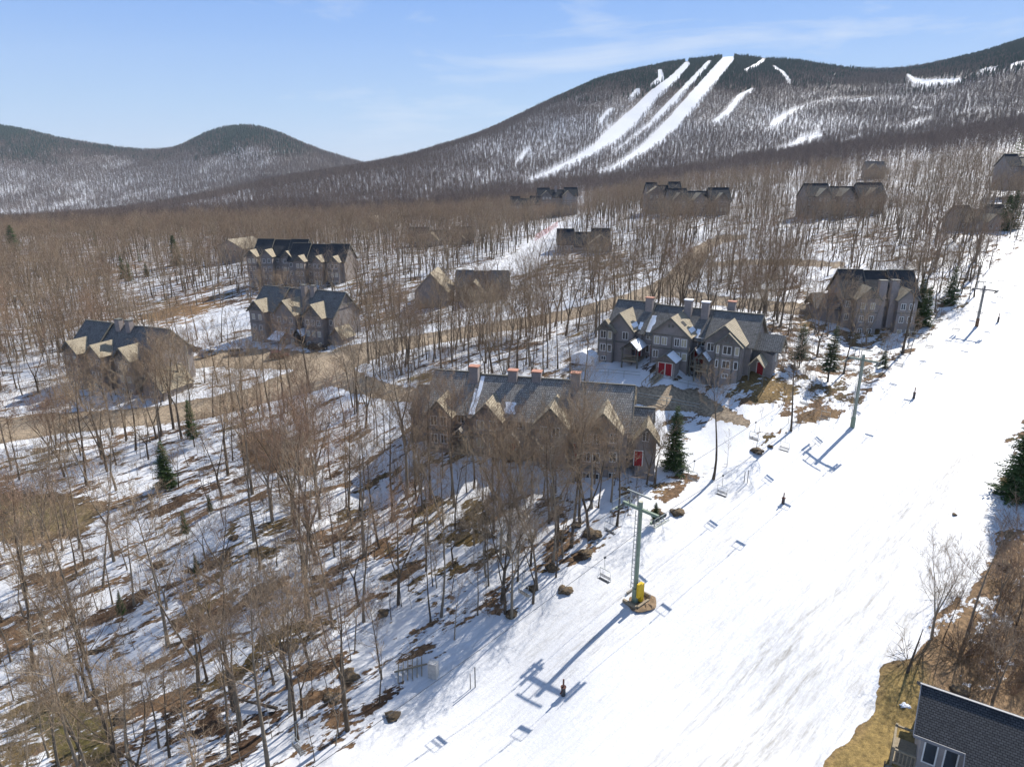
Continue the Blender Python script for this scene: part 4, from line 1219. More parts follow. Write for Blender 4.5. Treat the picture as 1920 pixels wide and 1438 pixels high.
L10b = lodge('low dark lodge with a snowy gable, left of the one below the left ski run', 958, 369, 450, 18, 2, 9, 1, (), bays=[(2, 6)], roof=NAVY, windows=True)
L11 = lodge('long dark lodge with three pale dormer edges in the woods, upper right of centre', 1252, 354, 330, 28, 2, 11.5, 3, (), bays=[(2, 6), (11.5, 15.5), (21.5, 25.5)], roof=NAVY, windows=True)
L11b = lodge('grey lodge with a sunlit cream roof end behind the long three-dormer one', 1212, 343, 345, 16, 2, 12, 1, (), bays=[(0.5, 7)], roof=NAVY, windows=True)
L12 = lodge('long dark lodge with snowy ridge in the woods at upper right', 1508, 345, 305, 33, 2, 10.5, 3, (), bays=[(4, 8), (14, 18), (25, 30)], roof=NAVY, windows=True)
L13 = lodge('dark blue-roofed lodge near the top of the visible ski slope', 1790, 386, 240, 15.5, 0, 9.5, 2, (), bays=[(2, 5), (8, 11)], roof=NAVY, windows=True)
L14 = lodge('dark lodge with snow on its roof at the right edge above the ski slope', 1884, 290, 330, 18, 0, 10, 1, (), bays=[(6, 10)], roof=NAVY, windows=True)
L16 = lodge('half hidden lodge with a pale roof plane right of the upper snow lane', 1046, 430, 262, 19, -2, 8.0, 2, (), bays=[(12.5, 18.5)], roof=NAVY, windows=True)
L17 = lodge('small house with one pale gable high in the woods under the mountain', 1622, 304, 480, 12, -10, 8, 1, (), bays=[(.5, 7)], roof=SLATE, windows=False)
def cottage(label, u, v, dist, w, rz, h):
    kx, kz = ray(u, v); rz = math.radians(rz)
    H = House('cottage', label, (kx*dist, dist, kz*dist-h), rz, SLATE, wall=SIDING2, category='house')
    H.part('wall', B().extrude([(-w/2, -5), (w/2, -5), (w/2, h*.55), (0, h-.1), (-w/2, h*.55)], 'y', 0, w*1.1), SIDING2)
    k = (h-h*.55)/(w/2); o = w*.1
    H.part('roof', B().slab([(-w/2-o, w*1.15, h*.55-k*o), (-w/2-o, -.6, h*.55-k*o), (0, -.6, h), (0, w*1.15, h)], .2), SLATE)
    H.part('roof', B().slab([(w/2+o, -.6, h*.55-k*o), (w/2+o, w*1.15, h*.55-k*o), (.01, w*1.15, h), (.01, -.6, h)], .2), CEDARLIT)  # sun-facing slope: sunlight painted in by a paler shingle colour
    H.window(-w*.2, 0, h*.2, 1.2, 1.2, 2); H.window(w*.2, 0, h*.2, 1.2, 1.2, 2)
    H.foot(-w/2, w/2, 0, w)
    return H
cottage('small grey house with a broad gable left of the dark slate lodges', 428, 449, 300, 13.5, -20, 7)
cottage('tiny pale-roofed house far off in the brown woods on the left', 186, 444, 470, 11, -30, 6)
cottage('tiny bluish house right of the pale-roofed one in the far left woods', 206, 446, 480, 8, 20, 6)
cottage('small house almost lost in bare trees, far centre left', 690, 406, 430, 12, -20, 7)

# ------------------------------------------------------------------ the roof at the lower right corner
def near_house():
    # ridge from (1728,1281) running away to the right
    z = -35.0
    kx, kz = ray(1729, 1282); d = z/kz
    H = House('house_by_the_slope', 'house with a big dark shingled roof and small deck at the lower right corner', (kx*d, d, z-7.6), math.radians(-33), ASPH, wall=SIDING2, category='house')
    R = 7.6
    H.part('roof', B().slab([(0, -2.9, R-2.0), (3.0, -2.9, R-2.0), (3.0, 0, R), (0, 0, R)], .22), ASPH)
    H.part('roof', B().slab([(3.0, -8.5, R-2.0*8.5/2.9), (19, -8.5, R-2.0*8.5/2.9), (19, 0, R), (3.0, 0, R)], .22), ASPH)
    H.part('roof', B().slab([(19, 7.0, R-4.8), (0, 7.0, R-4.8), (0, .01, R), (19, .01, R)], .22), ASPH)
    H.part('roof_trim', B().bar((-.03, 0, R-.1), (-.03, -2.95, R-2.15), .06, .24).bar((0, -2.95, R-2.15), (3.0, -2.95, R-2.15), .06, .24).bar((2.96, -2.95, R-2.1), (2.96, -8.5, R-5.95), .06, .22).bar((-.1, 0, R+.03), (19, 0, R+.03), .16, .05), simple_mat('pale_metal_drip_edge', (.20,.20,.21), .5))
    H.part('wall', B().extrude([(-2.4, -3), (6.4, -3), (6.4, R-4.9), (0, R-.35), (-2.4, R-2.0)], 'x', .5, 3.2), SIDING2)
    H.part('wall', B().extrude([(-7.9, -3), (6.4, -3), (6.4, R-4.9), (0, R-.35), (-7.9, R-5.8)], 'x', 3.3, 18.5), SIDING2)
    # windows on the end wall that faces the slope
    for y, w in ((-3.9, 1.5), (-5.9, 1.7)):
        H.window(3.28, y, .1, w, 1.7, 2, False, 'left')
    H.window(1.15, -2.4, 3.2, .85, 1.9, 1); H.window(2.35, -2.4, 3.2, .85, 1.9, 1); H.window(1.15, -2.4, .6, .85, 1.9, 1); H.window(2.35, -2.4, .6, .85, 1.9, 1)
    H.part('corner_board', B().box(3.2, 3.297, -7.98, -7.7, -3, R-5.9).box(3.2, 3.297, -4.95, -4.75, -2, R-4.0), WHITE)
    # deck
    H.part('deck_floor', B().box(-1.0, .49, -2.3, .3, 2.0, 2.2), WOOD)
    H.part('deck_rail', B().box(-1.05, -.9, -2.35, .3, 3.15, 3.28).box(-.9, .45, -2.35, -2.2, 3.15, 3.28).box(-.9, .45, .2, .35, 3.15, 3.28), WOOD)
    for i in range(9):
        yy = -2.2+i*.28
        H.part('baluster', B().box(-1.0, -.93, yy, yy+.07, 2.2, 3.15), WOOD)
    for i in range(6):
        H.part('baluster', B().box(-.8+i*.24, -.73+i*.24, -2.32, -2.25, 2.2, 3.15), WOOD)
    for x, y in ((-.95, -2.25), (-.95, .25)): H.part('deck_post', B().box(x-.08, x+.08, y-.08, y+.08, -3, 3.4), WOOD)
    H.part('stair', B().bar((-1.3, -2.4, 2.0), (-1.3, -5.6, -.6), .08, .3).bar((-.2, -2.4, 2.0), (-.2, -5.6, -.6), .08, .3), DARKW)
    for i in range(9):
        H.part('step', B().box(-1.3, -.2, -2.75-i*.34, -2.45-i*.34, 1.8-i*.27, 1.86-i*.27), WOOD)
    # round turret roof just behind the ridge
    n = 10; b = B()
    for i in range(n):
        a, c = 2*math.pi*i/n, 2*math.pi*(i+1)/n
        b.poly([(8+1.3*math.cos(a), 3.2+1.3*math.sin(a), R-1.2), (8+1.3*math.cos(c), 3.2+1.3*math.sin(c), R-1.2), (8, 3.2, R+.35)])
    H.part('turret_roof', b, simple_mat('pale_turret_shingles', (.30,.28,.25), .8))
    H.foot(-2, 18, -8, 7)
    return H
near_house()
# ------------------------------------------------------------------ chairlift
GREEN = simple_mat('pale_green_tower_paint', (0.22, 0.27, 0.20), 0.55, var=.12)
STEEL = simple_mat('galvanised_steel', (0.30, 0.32, 0.31), 0.45, 0.4, var=.15, metallic=.6)
DSTEEL = simple_mat('dark_steel', (0.06, 0.065, 0.07), 0.5, var=.2)
SEATM = simple_mat('chair_seat_slats', (0.10, 0.10, 0.10), 0.6, var=.2)
YELLOW = simple_mat('yellow_safety_pad', (0.62, 0.40, 0.02), 0.6, var=.1)
RUST = simple_mat('rusty_brown_steel', (0.12, 0.055, 0.04), 0.7, var=.25)
BROWNP = simple_mat('brown_tower_base', (0.17, 0.10, 0.06), 0.7, var=.2)
EARTH = simple_mat('bare_earth', (0.20, 0.14, 0.085), 0.95, var=.35, scale=5, bump=.6)
def cyl(b, p, q, r, n=8, r2=None):
    p, q = Vector(p), Vector(q); r2 = r if r2 is None else r2
    t = (q-p).normalized(); a = Vector((0, 0, 1)) if abs(t.z) < .9 else Vector((1, 0, 0))
    e1 = t.cross(a).normalized(); e2 = t.cross(e1)
    A = [tuple(p + e1*r*math.cos(2*math.pi*i/n) + e2*r*math.sin(2*math.pi*i/n)) for i in range(n)]
    Bq = [tuple(q + e1*r2*math.cos(2*math.pi*i/n) + e2*r2*math.sin(2*math.pi*i/n)) for i in range(n)]
    for i in range(n):
        j = (i+1) % n
        b.poly([A[i], A[j], Bq[j], Bq[i]][::-1])
    b.poly(A); b.poly(Bq[::-1])
    return b
LA = math.atan2(0.684, 0.729)                    # direction of the lift (local x axis runs uphill)
TW = []
def tower(label, u, v, vtop, ut, big, hgt=None, base=GREEN, pole=GREEN, pad=False):
    x, y, z = ground_at(u, v)
    kt = ray(ut, vtop)
    H = hgt or (kt[1]*y - z)
    t = empty('lift_tower', (x, y, z), LA, label, 'ski lift tower', 'towers of the chairlift')
    P = lambda nm, b, m, par=None: link_mesh(nm, b.mesh(nm, m), None, par or t)
    P('pole', cyl(B(), (0, 0, -1), (0, 0, H), .26, 14, .22), pole)
    P('pole_cap', cyl(B(), (0, 0, H+.002), (0, 0, H+.06), .23, 14), simple_mat('pale_pole_cap', (.5, .48, .38), .6))
    P('base_section', cyl(B(), (0, 0, -1), (0, 0, 1.7), .36, 14, .33), base)
    ah = H-.8
    P('crossarm', B().bar((0, -2.15, ah), (0, 2.15, ah), .26, .30), pole)
    b = B()
    b.bar((0, -1.2, H+.75), (0, 1.7, H+.75), .14, .16); b.bar((0, .35, ah), (0, .35, H+.75), .1, .1).bar((0, 1.3, ah), (0, 1.3, H+.75), .12, .12)
    P('lifting_frame', b, STEEL)
    for sy in (-2.1, 2.1):
        P('sheave_beam', B().box(-1.2, 1.2, sy-.10, sy+.10, ah-.42, ah-.18), pole)
        for i in range(4):
            w = P('sheave_wheel', cyl(B(), (-.93+i*.62, sy-.22, ah-.12), (-.93+i*.62, sy-.12, ah-.12), .22, 12), DSTEEL)
        b = B(); s2 = sy + (.45 if sy > 0 else -.45)
        b.box(-1.2, 1.2, s2-.15, s2+.15, ah-.62, ah-.57)
        b.bar((-1.2, s2, ah+.3), (1.2, s2, ah+.3), .035)
        for q in (-1.2, 0, 1.2): b.bar((q, s2, ah-.56), (q, s2, ah+.3), .035)
        for q in (-.8, .8): b.bar((q, sy, ah-.5), (q, s2, ah-.58), .07)
        P('catwalk', b, STEEL)
    b = B()
    b.bar((-.62, -.18, 1.9), (-.50, -.18, ah), .05).bar((-.62, .18, 1.9), (-.50, .18, ah), .05)
    for i in range(int((ah-2)/.45)): b.bar((-.60, -.18, 2.1+i*.45), (-.60, .18, 2.1+i*.45), .035)
    P('ladder', b, STEEL)
    TW.append((x, y, z, ah-.05 + z))
    return t
t1 = tower('nearest pale green lift tower with a yellow pad at its foot', 1190, 1128, 941, 1196, True)
p_ = link_mesh('safety_pad', B().box(.15, .60, -.66, -.22, .2, 2.3).box(-.4, .15, -.66, -.42, .9, 2.5).mesh('safety_pad', YELLOW), None, t1)
tower('second pale green lift tower, beside the bare brown patch', 1598, 801, 665, 1607, False, pole=simple_mat('faded_green_tower_paint', (.27, .30, .24), .6))
tower('third lift tower up the slope with a brown base', 1831, 612, 536, 1838, False, base=BROWNP, pole=simple_mat('grey_brown_tower_paint', (.22, .20, .18), .6))
x, y, z = TW[-1][0]+45, TW[-1][1]+42, 0
# melted-out pit with a timber edge round the first tower
x1, y1, z1 = TW[0][0], TW[0][1], TW[0][2]
pit = bpy.data.meshes.new('earth_pit')
bm = bmesh.new(); rr = random.Random(4); ring = []
for k, (r, h) in enumerate(((1.55, .06), (1.15, .18), (.7, .12))):
    ring.append([bm.verts.new(((r*math.cos(a/18*6.283)*1.15+rr.uniform(-.15, .15)), r*math.sin(a/18*6.283)+rr.uniform(-.15, .15), h+rr.uniform(-.08, .08))) for a in range(18)])
c0 = bm.verts.new((0, 0, .12))
for k in range(2):
    for a in range(18): bm.faces.new((ring[k][a], ring[k][(a+1) % 18], ring[k+1][(a+1) % 18], ring[k+1][a]))
for a in range(18): bm.faces.new((ring[2][a], ring[2][(a+1) % 18], c0))
bm.to_mesh(pit); bm.free()
o = link_mesh('earth_mound', pit, EARTH, loc=(x1+.7, y1-.1, z1)); o.rotation_euler = (0, math.radians(-3), LA)
prop(o, 'bare earth melted out around the foot of the nearest lift tower', 'earth')
cb = empty('timber_curb', (x1, y1, z1), LA, 'low timber and concrete curb round the nearest lift tower', 'curb')
cb.scale = (.68, .68, .6)
for nm, b in (('beam', B().box(-1.5, -1.1, -1.3, 1.2, -.3, .62)), ('beam', B().box(-1.1, 1.6, -1.55, -1.2, -.3, .5)), ('wall_panel', B().box(2.1, 2.35, -1.2, 1.7, -.3, .95)), ('wall_panel', B().box(.3, 2.1, 1.6, 1.85, -.3, .8))):
    link_mesh(nm, b.mesh(nm, CONC if nm == 'wall_panel' else WOOD), None, cb)

# haul ropes: from below the picture over the towers to beyond the last one
cth, sth = math.cos(LA), math.sin(LA)
def line_pt(s, side):
    """point on a rope, s metres uphill of tower 1; side -1 right, +1 left (local y)"""
    base = []
    ext = [(-70.0, TW[0][3]-6.0)] + [((tx-x1)*cth+(ty-y1)*sth, tz) for tx, ty, _, tz in TW] + [(240.0, TW[-1][3]+10)]
    for (a, za), (b, zb) in zip(ext[:-1], ext[1:]):
        if a <= s <= b:
            t = (s-a)/(b-a); sag = 4*t*(1-t)*min(1.2, (b-a)*.014)
            zz = za+(zb-za)*t-sag; break
    # bearing follows the towers
    pl = [( -70.0, -70.0*cth+x1, -70.0*sth+y1)] + [((tx-x1)*cth+(ty-y1)*sth, tx, ty) for tx, ty, _, _ in TW]
    e = pl[-1]; pl.append((240.0, e[1]+(240-e[0])*cth, e[2]+(240-e[0])*sth))
    for (a, xa, ya), (b, xb, yb) in zip(pl[:-1], pl[1:]):
        if a <= s <= b:
            t = (s-a)/(b-a); xx, yy = xa+(xb-xa)*t, ya+(yb-ya)*t; break
    return Vector((xx - sth*2.1*side, yy + cth*2.1*side, zz))
for side, nm in ((1, 'left'), (-1, 'right')):
    b = B(); s0 = -65.0
    while s0 < 230:
        cyl(b, line_pt(s0, side), line_pt(min(s0+6, 236), side), .021, 5); s0 += 6
    o = link_mesh('haul_rope', b.mesh('haul_rope', DSTEEL)); prop(o, 'thin steel haul rope on the %s side of the lift towers' % nm, 'cable')

def chair_parts():
    W = .68
    hang = B(); cyl(hang, (0, 0, 0), (0, 0, -.75), .028, 6); cyl(hang, (0, 0, -.75), (-.12, 0, -1.5), .028, 6); hang.bar((-.12, -W, -1.5), (-.12, W, -1.5), .05)
    grip = B().box(-.14, .14, -.06, .07, -.08, .11)
    sides = []
    for y in (-W, W):
        fr = B()
        cyl(fr, (-.12, y, -1.5), (-.25, y, -2.75), .024, 6); cyl(fr, (-.25, y, -2.75), (.26, y, -2.75), .022, 6); cyl(fr, (.26, y, -2.75), (.29, y, -2.45), .02, 6)
        cyl(fr, (.29, y, -2.45), (-.2, y, -2.35), .02, 6)
        sides.append(('side_frame', fr, STEEL))
    seat = B(); back = B()
    for i in range(5): seat.box(-.20+i*.09, -.135+i*.09, -W, W, -2.74, -2.71)
    for i in range(3): back.box(-.25, -.22, -W, W, -2.55+i*.12, -2.49+i*.12)
    return [('grip', grip, DSTEEL), ('hanger', hang, STEEL), ('seat', seat, SEATM), ('backrest', back, SEATM)] + sides
CH = [(n, b.mesh(n, m)) for n, b, m in chair_parts()]
def chair(s, side, label):
    p = line_pt(s, side)
    e = empty('lift_chair', tuple(p), LA, label, 'ski lift chair', 'chairs of the chairlift')
    e.scale = (.86, .86, .86)
    if side < 0: e.rotation_euler = (0, 0, LA + math.pi)
    for n, me in CH: link_mesh(n, me, parent=e)
    return e
def s_for_shadow(u, side, h=-2.35):
    """place on the rope whose seat throws its shadow at picture column u"""
    best = (1e9, 0)
    for s in np.arange(-55, 150, .5):
        q = line_pt(s, side) + Vector((0, 0, h)); g = gz(q.x, q.y)
        for _ in range(2):
            t = (q.z-g)/SUN_DIR.z; r = q - SUN_DIR*t; g = gz(r.x, r.y)
        pu, pv = proj(r.x, r.y, r.z)
        if abs(pu-u) < best[0]: best = (abs(pu-u), s)
    return best[1]
# chairs placed by the shadows they throw
left_sh = [(830,'lowest chair on the left rope, near the bottom of the picture'), (1015,'chair on the left rope just below the nearest tower head'), (1208,'chair on the left rope above the nearest tower'),
           (1338,'chair on the left rope midway to the second tower'), (1445,'chair on the left rope a little below the second tower'), (1538,'chair on the left rope close to the second tower')]
right_sh = [(985,'chair on the right rope hanging left of the nearest tower pole'), (1253,'first chair on the right rope above the nearest tower'), (1390,'chair on the right rope midway to the second tower'),
            (1475,'chair on the right rope above the snow hydrant'), (1560,'chair on the right rope next to the second tower')]
sl = [s_for_shadow(u, 1) for u, _ in left_sh]; sr = [s_for_shadow(u, -1) for u, _ in right_sh]
for s, (u, lab) in zip(sl, left_sh): chair(s, 1, lab)
for s, (u, lab) in zip(sr, right_sh): chair(s, -1, lab)
print('chairs', [round(float(a), 1) for a in sl], [round(float(a), 1) for a in sr])
s0 = max(sl[-1], sr[-1])
ordn = ['first', 'second', 'third', 'fourth', 'fifth', 'sixth', 'seventh']
for i in range(6):
    chair(s0 + 13 + i*14.5, 1, '%s small chair on the left rope beyond the second lift tower' % ordn[i])
    chair(s0 + 8 + i*14.5, -1, '%s small chair on the right rope beyond the second lift tower' % ordn[i])
chair(sl[0]-22, 1, 'chair on the left rope at the very bottom of the wood edge')

# ------------------------------------------------------------------ snowmaking hydrants and poles on the slope
def hydrant(label, u, v, h, lean=0.0):
    x, y, z = ground_at(u, v)
    t = empty('snow_hydrant', (x, y, z), LA, label, 'hydrant', 'hydrants on the ski slope')
    P = lambda nm, b, m: link_mesh(nm, b.mesh(nm, m), None, t)
    P('pipe', cyl(B(), (0, 0, -.5), (0, 0, h*.55), .20, 10), DSTEEL)
    P('stem', cyl(B(), (0, 0, h*.55), (0, 0, h), .08, 8), RUST)
    P('hose_nozzle', cyl(B(), (0, 0, h*.4), (-.5, -.1, h*.3), .07, 8), RUST)
    P('flange', cyl(B(), (0, 0, h*.55-.06), (0, 0, h*.55+.002), .26, 10), RUST)
hydrant('dark snowmaking hydrant with a thin rusty stem low on the slope', 1056, 1303, 1.7)
hydrant('small dark hydrant beside a chair shadow, mid slope', 1468, 944, 1.5)
hydrant('stout dark post standing on the slope right of the second lift tower', 1713, 747, 1.9)
hydrant('dark post standing on the slope right of the third lift tower', 1871, 604, 2.0)
def pole(label, u, v, h, r, mat, grp=None):
    x, y, z = ground_at(u, v)
    o = link_mesh('marker_pole', cyl(B(), (0, 0, -.4), (0, 0, h), r, 8).mesh('marker_pole', mat), None, None, (x, y, z)); prop(o, label, 'pole', grp)
    return o
pole('taller of two thin metal poles side by side at the lower slope edge', 891, 1288, 2.2, .05, DSTEEL)
pole('shorter of two thin metal poles side by side at the lower slope edge', 882, 1291, 1.7, .04, DSTEEL)
pole('thin pole on the slope below the boulder bank, left one of a pair', 1395, 905, 1.6, .05, DSTEEL)
pole('thin pole on the slope below the boulder bank, right one of a pair', 1401, 906, 1.9, .05, DSTEEL)
# grey cabinet at the wood edge
x, y, z = ground_at(813, 1268)
cb = empty('utility_cabinet', (x, y, z), math.radians(-20), 'pale grey upright cabinet in the melted patch at the edge of the wood', 'cabinet')
link_mesh('body', B().box(-.42, .42, -.3, .3, -.3, 1.55).mesh('body', simple_mat('pale_cabinet_paint', (.50, .47, .42), .6, var=.1)), None, cb)
link_mesh('lid', B().box(-.46, .46, -.34, .34, 1.552, 1.62).mesh('lid', simple_mat('cabinet_lid', (.56, .53, .48), .6)), None, cb)
link_mesh('door', B().box(-.36, .36, -.33, -.302, -.1, 1.45).mesh('door', simple_mat('cabinet_door', (.46, .43, .39), .6)), None, cb)
# timber lying behind it
x, y, z = ground_at(770, 1262)
fr = empty('collapsed_timber_frame', (x, y, z), 0.4, 'weathered timber frame lying in the snow left of the pale cabinet', 'timber')
for i in range(6):
    link_mesh('board', B().bar((-1.4+i*.45, -.8, .05), (-.9+i*.45, .9, .75), .09, .12).mesh('board', WOOD), None, fr)
link_mesh('board', B().bar((-1.5, .2, .5), (2.0, -.1, .62), .1, .14).mesh('board', WOOD), None, fr)

# boulders
ROCK = NT('mossy_rock', 0.9, 0.2)
_p = ROCK.coord(); _n = ROCK.noise(_p, 1.8, 7, .65)
ROCK.set('Base Color', ROCK.mix(ROCK.rng(_n, .38, .62), (0.075, 0.062, 0.048), (0.17, 0.115, 0.06)))
ROCK.bump(_n, .8, .2); ROCK = ROCK.m
def boulder_mesh(seed):
    rng = np.random.default_rng(seed); bm = bmesh.new()
    bmesh.ops.create_icosphere(bm, subdivisions=3, radius=1)
    off = rng.uniform(0, 50, 3)
    for v in bm.verts:
        d = v.co.normalized()
        n = float(fbm(d.x*1.7+off[0], d.y*1.7+d.z*2.1+off[1], seed, 4))
        v.co *= 1 + 1.9*n
        v.co.z *= .72
    me = bpy.data.meshes.new('boulder'); bm.to_mesh(me); bm.free()
    me.polygons.foreach_set('use_smooth', [True]*len(me.polygons)); me.materials.append(ROCK)
    return me
BM = [boulder_mesh(i) for i in range(5)]
bl = [(738,1345,.85,'round mossy boulder on the snow at the lower left edge of the ski slope'),(1233,962,1.0,None),(1110,1003,1.25,None),(1082,985,.8,None),(1055,1010,.6,None),(1100,1040,1.1,None),(1035,1065,.9,None),
      (1060,1108,.9,None),(960,1152,.8,None),(1050,1000,.7,None),(1000,1105,.8,None),(655,1268,1.1,None),(622,1310,.9,None),(720,1150,.8,None),(500,1150,.7,None),(300,1060,1.0,None),(352,1120,.8,None),
      (545,1215,.8,None),(232,1345,.9,None),(180,1300,.7,None),(440,1010,.8,None),(870,985,.9,None),(1270,962,1.0,None),(1420,846,1.1,'dark grey boulder at the slope edge left of the second lift tower'),(1445,838,.6,None),
      (1790,965,.38,'small dark stump on the snow at the right edge of the ski slope'),(1800,1295,.9,None),(1880,1060,1.0,None)]
for i, (u, v, r, lab) in enumerate(bl):
    g = ground_at(u, v)
    o = link_mesh('boulder', BM[i % 5], loc=(g[0], g[1], g[2]+r*.12)); o.scale = (r*.85, r*.7, r*.5); o.rotation_euler = (0, 0, i*1.3)
    side = 'in the snowy wood on the left' if u < 900 else ('along the wood edge near the nearest lift tower' if v > 900 and u < 1300 else 'on the right bank')
    prop(o, lab or 'brown mossy boulder melted out %s' % side, 'boulder', None if lab else 'mossy boulders ' + side)

# ------------------------------------------------------------------ evergreens one can tell apart
EVG = []
def evergreen(u, v, vtop, label, lst=CONN, name='spruce_tree', i=[0], grp=None, wid=1.0):
    g = ground_at(u, v)
    h = (ray(u, vtop)[1]*g[1] - g[2])
    h = max(2.0, h*(1.1 if g[1] < 190 else 1.45))
    EVG.append((g[0], g[1]))
    H, tm, cm = lst[i[0] % len(lst)]; i[0] += 1
    t = empty(name, g, i[0]*1.7, label, 'evergreen tree', grp)
    s = h/H; t.scale = (s*wid, s*wid, s)
    link_mesh('trunk', tm, parent=t); link_mesh('crown', cm, parent=t)
    return g
evergreen(1264, 878, 768, 'dark green spruce at the right end of the long front lodge')
evergreen(1781, 568, 503, 'lone full spruce beside the upper ski slope, right of the pair', wid=1.15)
evergreen(1722, 600, 528, 'left and darker of two spruces right of the lodge with square chimneys')
evergreen(1731, 612, 540, 'right and greener of two spruces right of the lodge with square chimneys')
evergreen(314, 912, 832, 'dark spruce alone among bare trees on the left, below the dirt road', wid=1.1)
evergreen(365, 838, 755, 'thin ragged evergreen standing against the dirt road on the left', CONT)
evergreen(332, 498, 458, 'slim dark spruce in the valley woods at upper left')
evergreen(28, 484, 440, 'broad dark pine at the far left edge of the valley woods', CONT, wid=1.5)
evergreen(232, 523, 492, 'left of two small dark spruces by the pond clearing')
evergreen(243, 527, 500, 'right of two small dark spruces by the pond clearing')
evergreen(276, 518, 500, 'small dark spruce right of the pair in the upper left woods')
evergreen(181, 468, 446, 'yellow-green pine beside the tiny pale-roofed house', CONT)
evergreen(1552, 715, 618, 'loose dark pine in front of the lodge with square chimneys', CONT, wid=1.3)
evergreen(1498, 690, 612, 'feathery grey-green pine right of the grey lodge wing', CONT, wid=1.3)
evergreen(1655, 688, 660, 'small round evergreen bush at the slope edge under the tall bare tree', wid=1.4)
evergreen(1228, 985, 945, 'small yellow-green fir on the snow right of the nearest tower head', CONT, wid=1.2)
evergreen(1908, 930, 765, 'tall spruce cut by the right edge of the picture', wid=1.05)
evergreen(1945, 905, 740, 'tall spruce just beyond the right edge, behind the cut one', wid=1.1)
evergreen(1881, 432, 385, 'left of two dark spruces near the top of the visible slope')
evergreen(1896, 430, 378, 'right of two dark spruces near the top of the visible slope')
for k, (u, v, vt) in enumerate(((1890,345,290),(1905,350,285),(1915,340,280),(1870,350,305),(1900,322,270))):
    evergreen(u, v, vt, 'dark pine in the clump at the upper right edge below the snow-roofed lodge', CONM, 'pine_tree', grp='pines at the upper right edge')
for k, (u, v, vt) in enumerate(((105,440,418),(120,444,430),(132,444,428),(62,470,452),(345,455,434),(276,448,428),(402,442,424),(175,498,478),(262,492,475),(148,472,458))):
    evergreen(u, v, vt, 'small dark evergreen scattered in the brown valley woods at upper left', CONM, 'pine_tree', grp='small evergreens in the valley woods')
for k, (u, v, vt) in enumerate(((350,1010,960),(372,1085,1040),(395,965,930),(230,1160,1110))):
    evergreen(u, v, vt, 'thin young hemlock growing under bare trees', CONT, 'young_hemlock', grp='young hemlocks under bare trees')

# ------------------------------------------------------------------ stairs and rails in front of the grey lodge
a0 = ground_at(1238, 705); g1 = ground_at(1208, 727)
sx, sy = a0[0], a0[1]; zt = a0[2]+.3
ex, ey, ez = g1
st = empty('wooden_stairs', (sx, sy, zt), 0, 'wooden stairs with handrails leading down from the shed with red doors', 'stairs')
n = 12
dv = Vector((ex-sx, ey-sy, min(ez-zt, -2.2))); sd = Vector((dv.y, -dv.x, 0)).normalized()*.75
for i in range(n):
    p = dv*(i/n)
    b = B().bar(tuple(p-sd), tuple(p+sd), .34, .07); link_mesh('step', b.mesh('step', WOOD), None, st)
for s_ in (-1, 1):
    b = B().bar(tuple(sd*s_), tuple(dv+sd*s_), .07, .26); link_mesh('stringer', b.mesh('stringer', WOOD), None, st)
    b = B().bar(tuple(sd*s_+Vector((0, 0, 1))), tuple(dv+sd*s_+Vector((0, 0, 1))), .08, .10); link_mesh('handrail', b.mesh('handrail', WOOD), None, st)
    for k in range(5):
        p = dv*(k/4)+sd*s_; link_mesh('rail_post', B().bar(tuple(p), tuple(p+Vector((0, 0, 1))), .09).mesh('rail_post', WOOD), None, st)
def rail(label, pts, h=1.1, mat=None, name='pipe_railing', cat='railing', rows=2):
    mat = mat or STEEL
    P = [Vector(ground_at(u, v)) for u, v in pts]
    r = empty(name, tuple(P[0]), 0, label, cat)
    for i in range(len(P)-1):
        d = P[i+1]-P[i]; m = max(1, int(d.length/2.6))
        for k in range(m):
            q = P[i]+d*k/m-P[0]; link_mesh('post', B().bar(tuple(q-Vector((0, 0, .5))), tuple(q+Vector((0, 0, h))), .09).mesh('post', mat), None, r)
        for k in range(rows):
            zz = Vector((0, 0, h*(1-.45*k))); link_mesh('rail', B().bar(tuple(P[i]-P[0]+zz), tuple(P[i+1]-P[0]+zz), .07).mesh('rail', mat), None, r)
rail('railing along the snowy lawn left of the wooden stairs', [(1092,702),(1140,704),(1200,710)])
rail('railing along the snowy bank right of the wooden stairs', [(1232,712),(1290,726),(1345,738),(1395,752)])
rail('low railing at the upper end of the parking area behind the front lodge', [(1195,748),(1250,758),(1310,770)])
rail('wooden rail in front of the porch of the lodge by the lift', [(1660,600),(1682,618)], mat=WOOD, name='wooden_railing')
rail('orange-red safety netting along the small snow lane in the distance', [(1003,452),(1022,440),(1046,424)], 2.2, simple_mat('red_netting', (.55, .05, .05), .7), 'safety_fence', 'fence', 4)

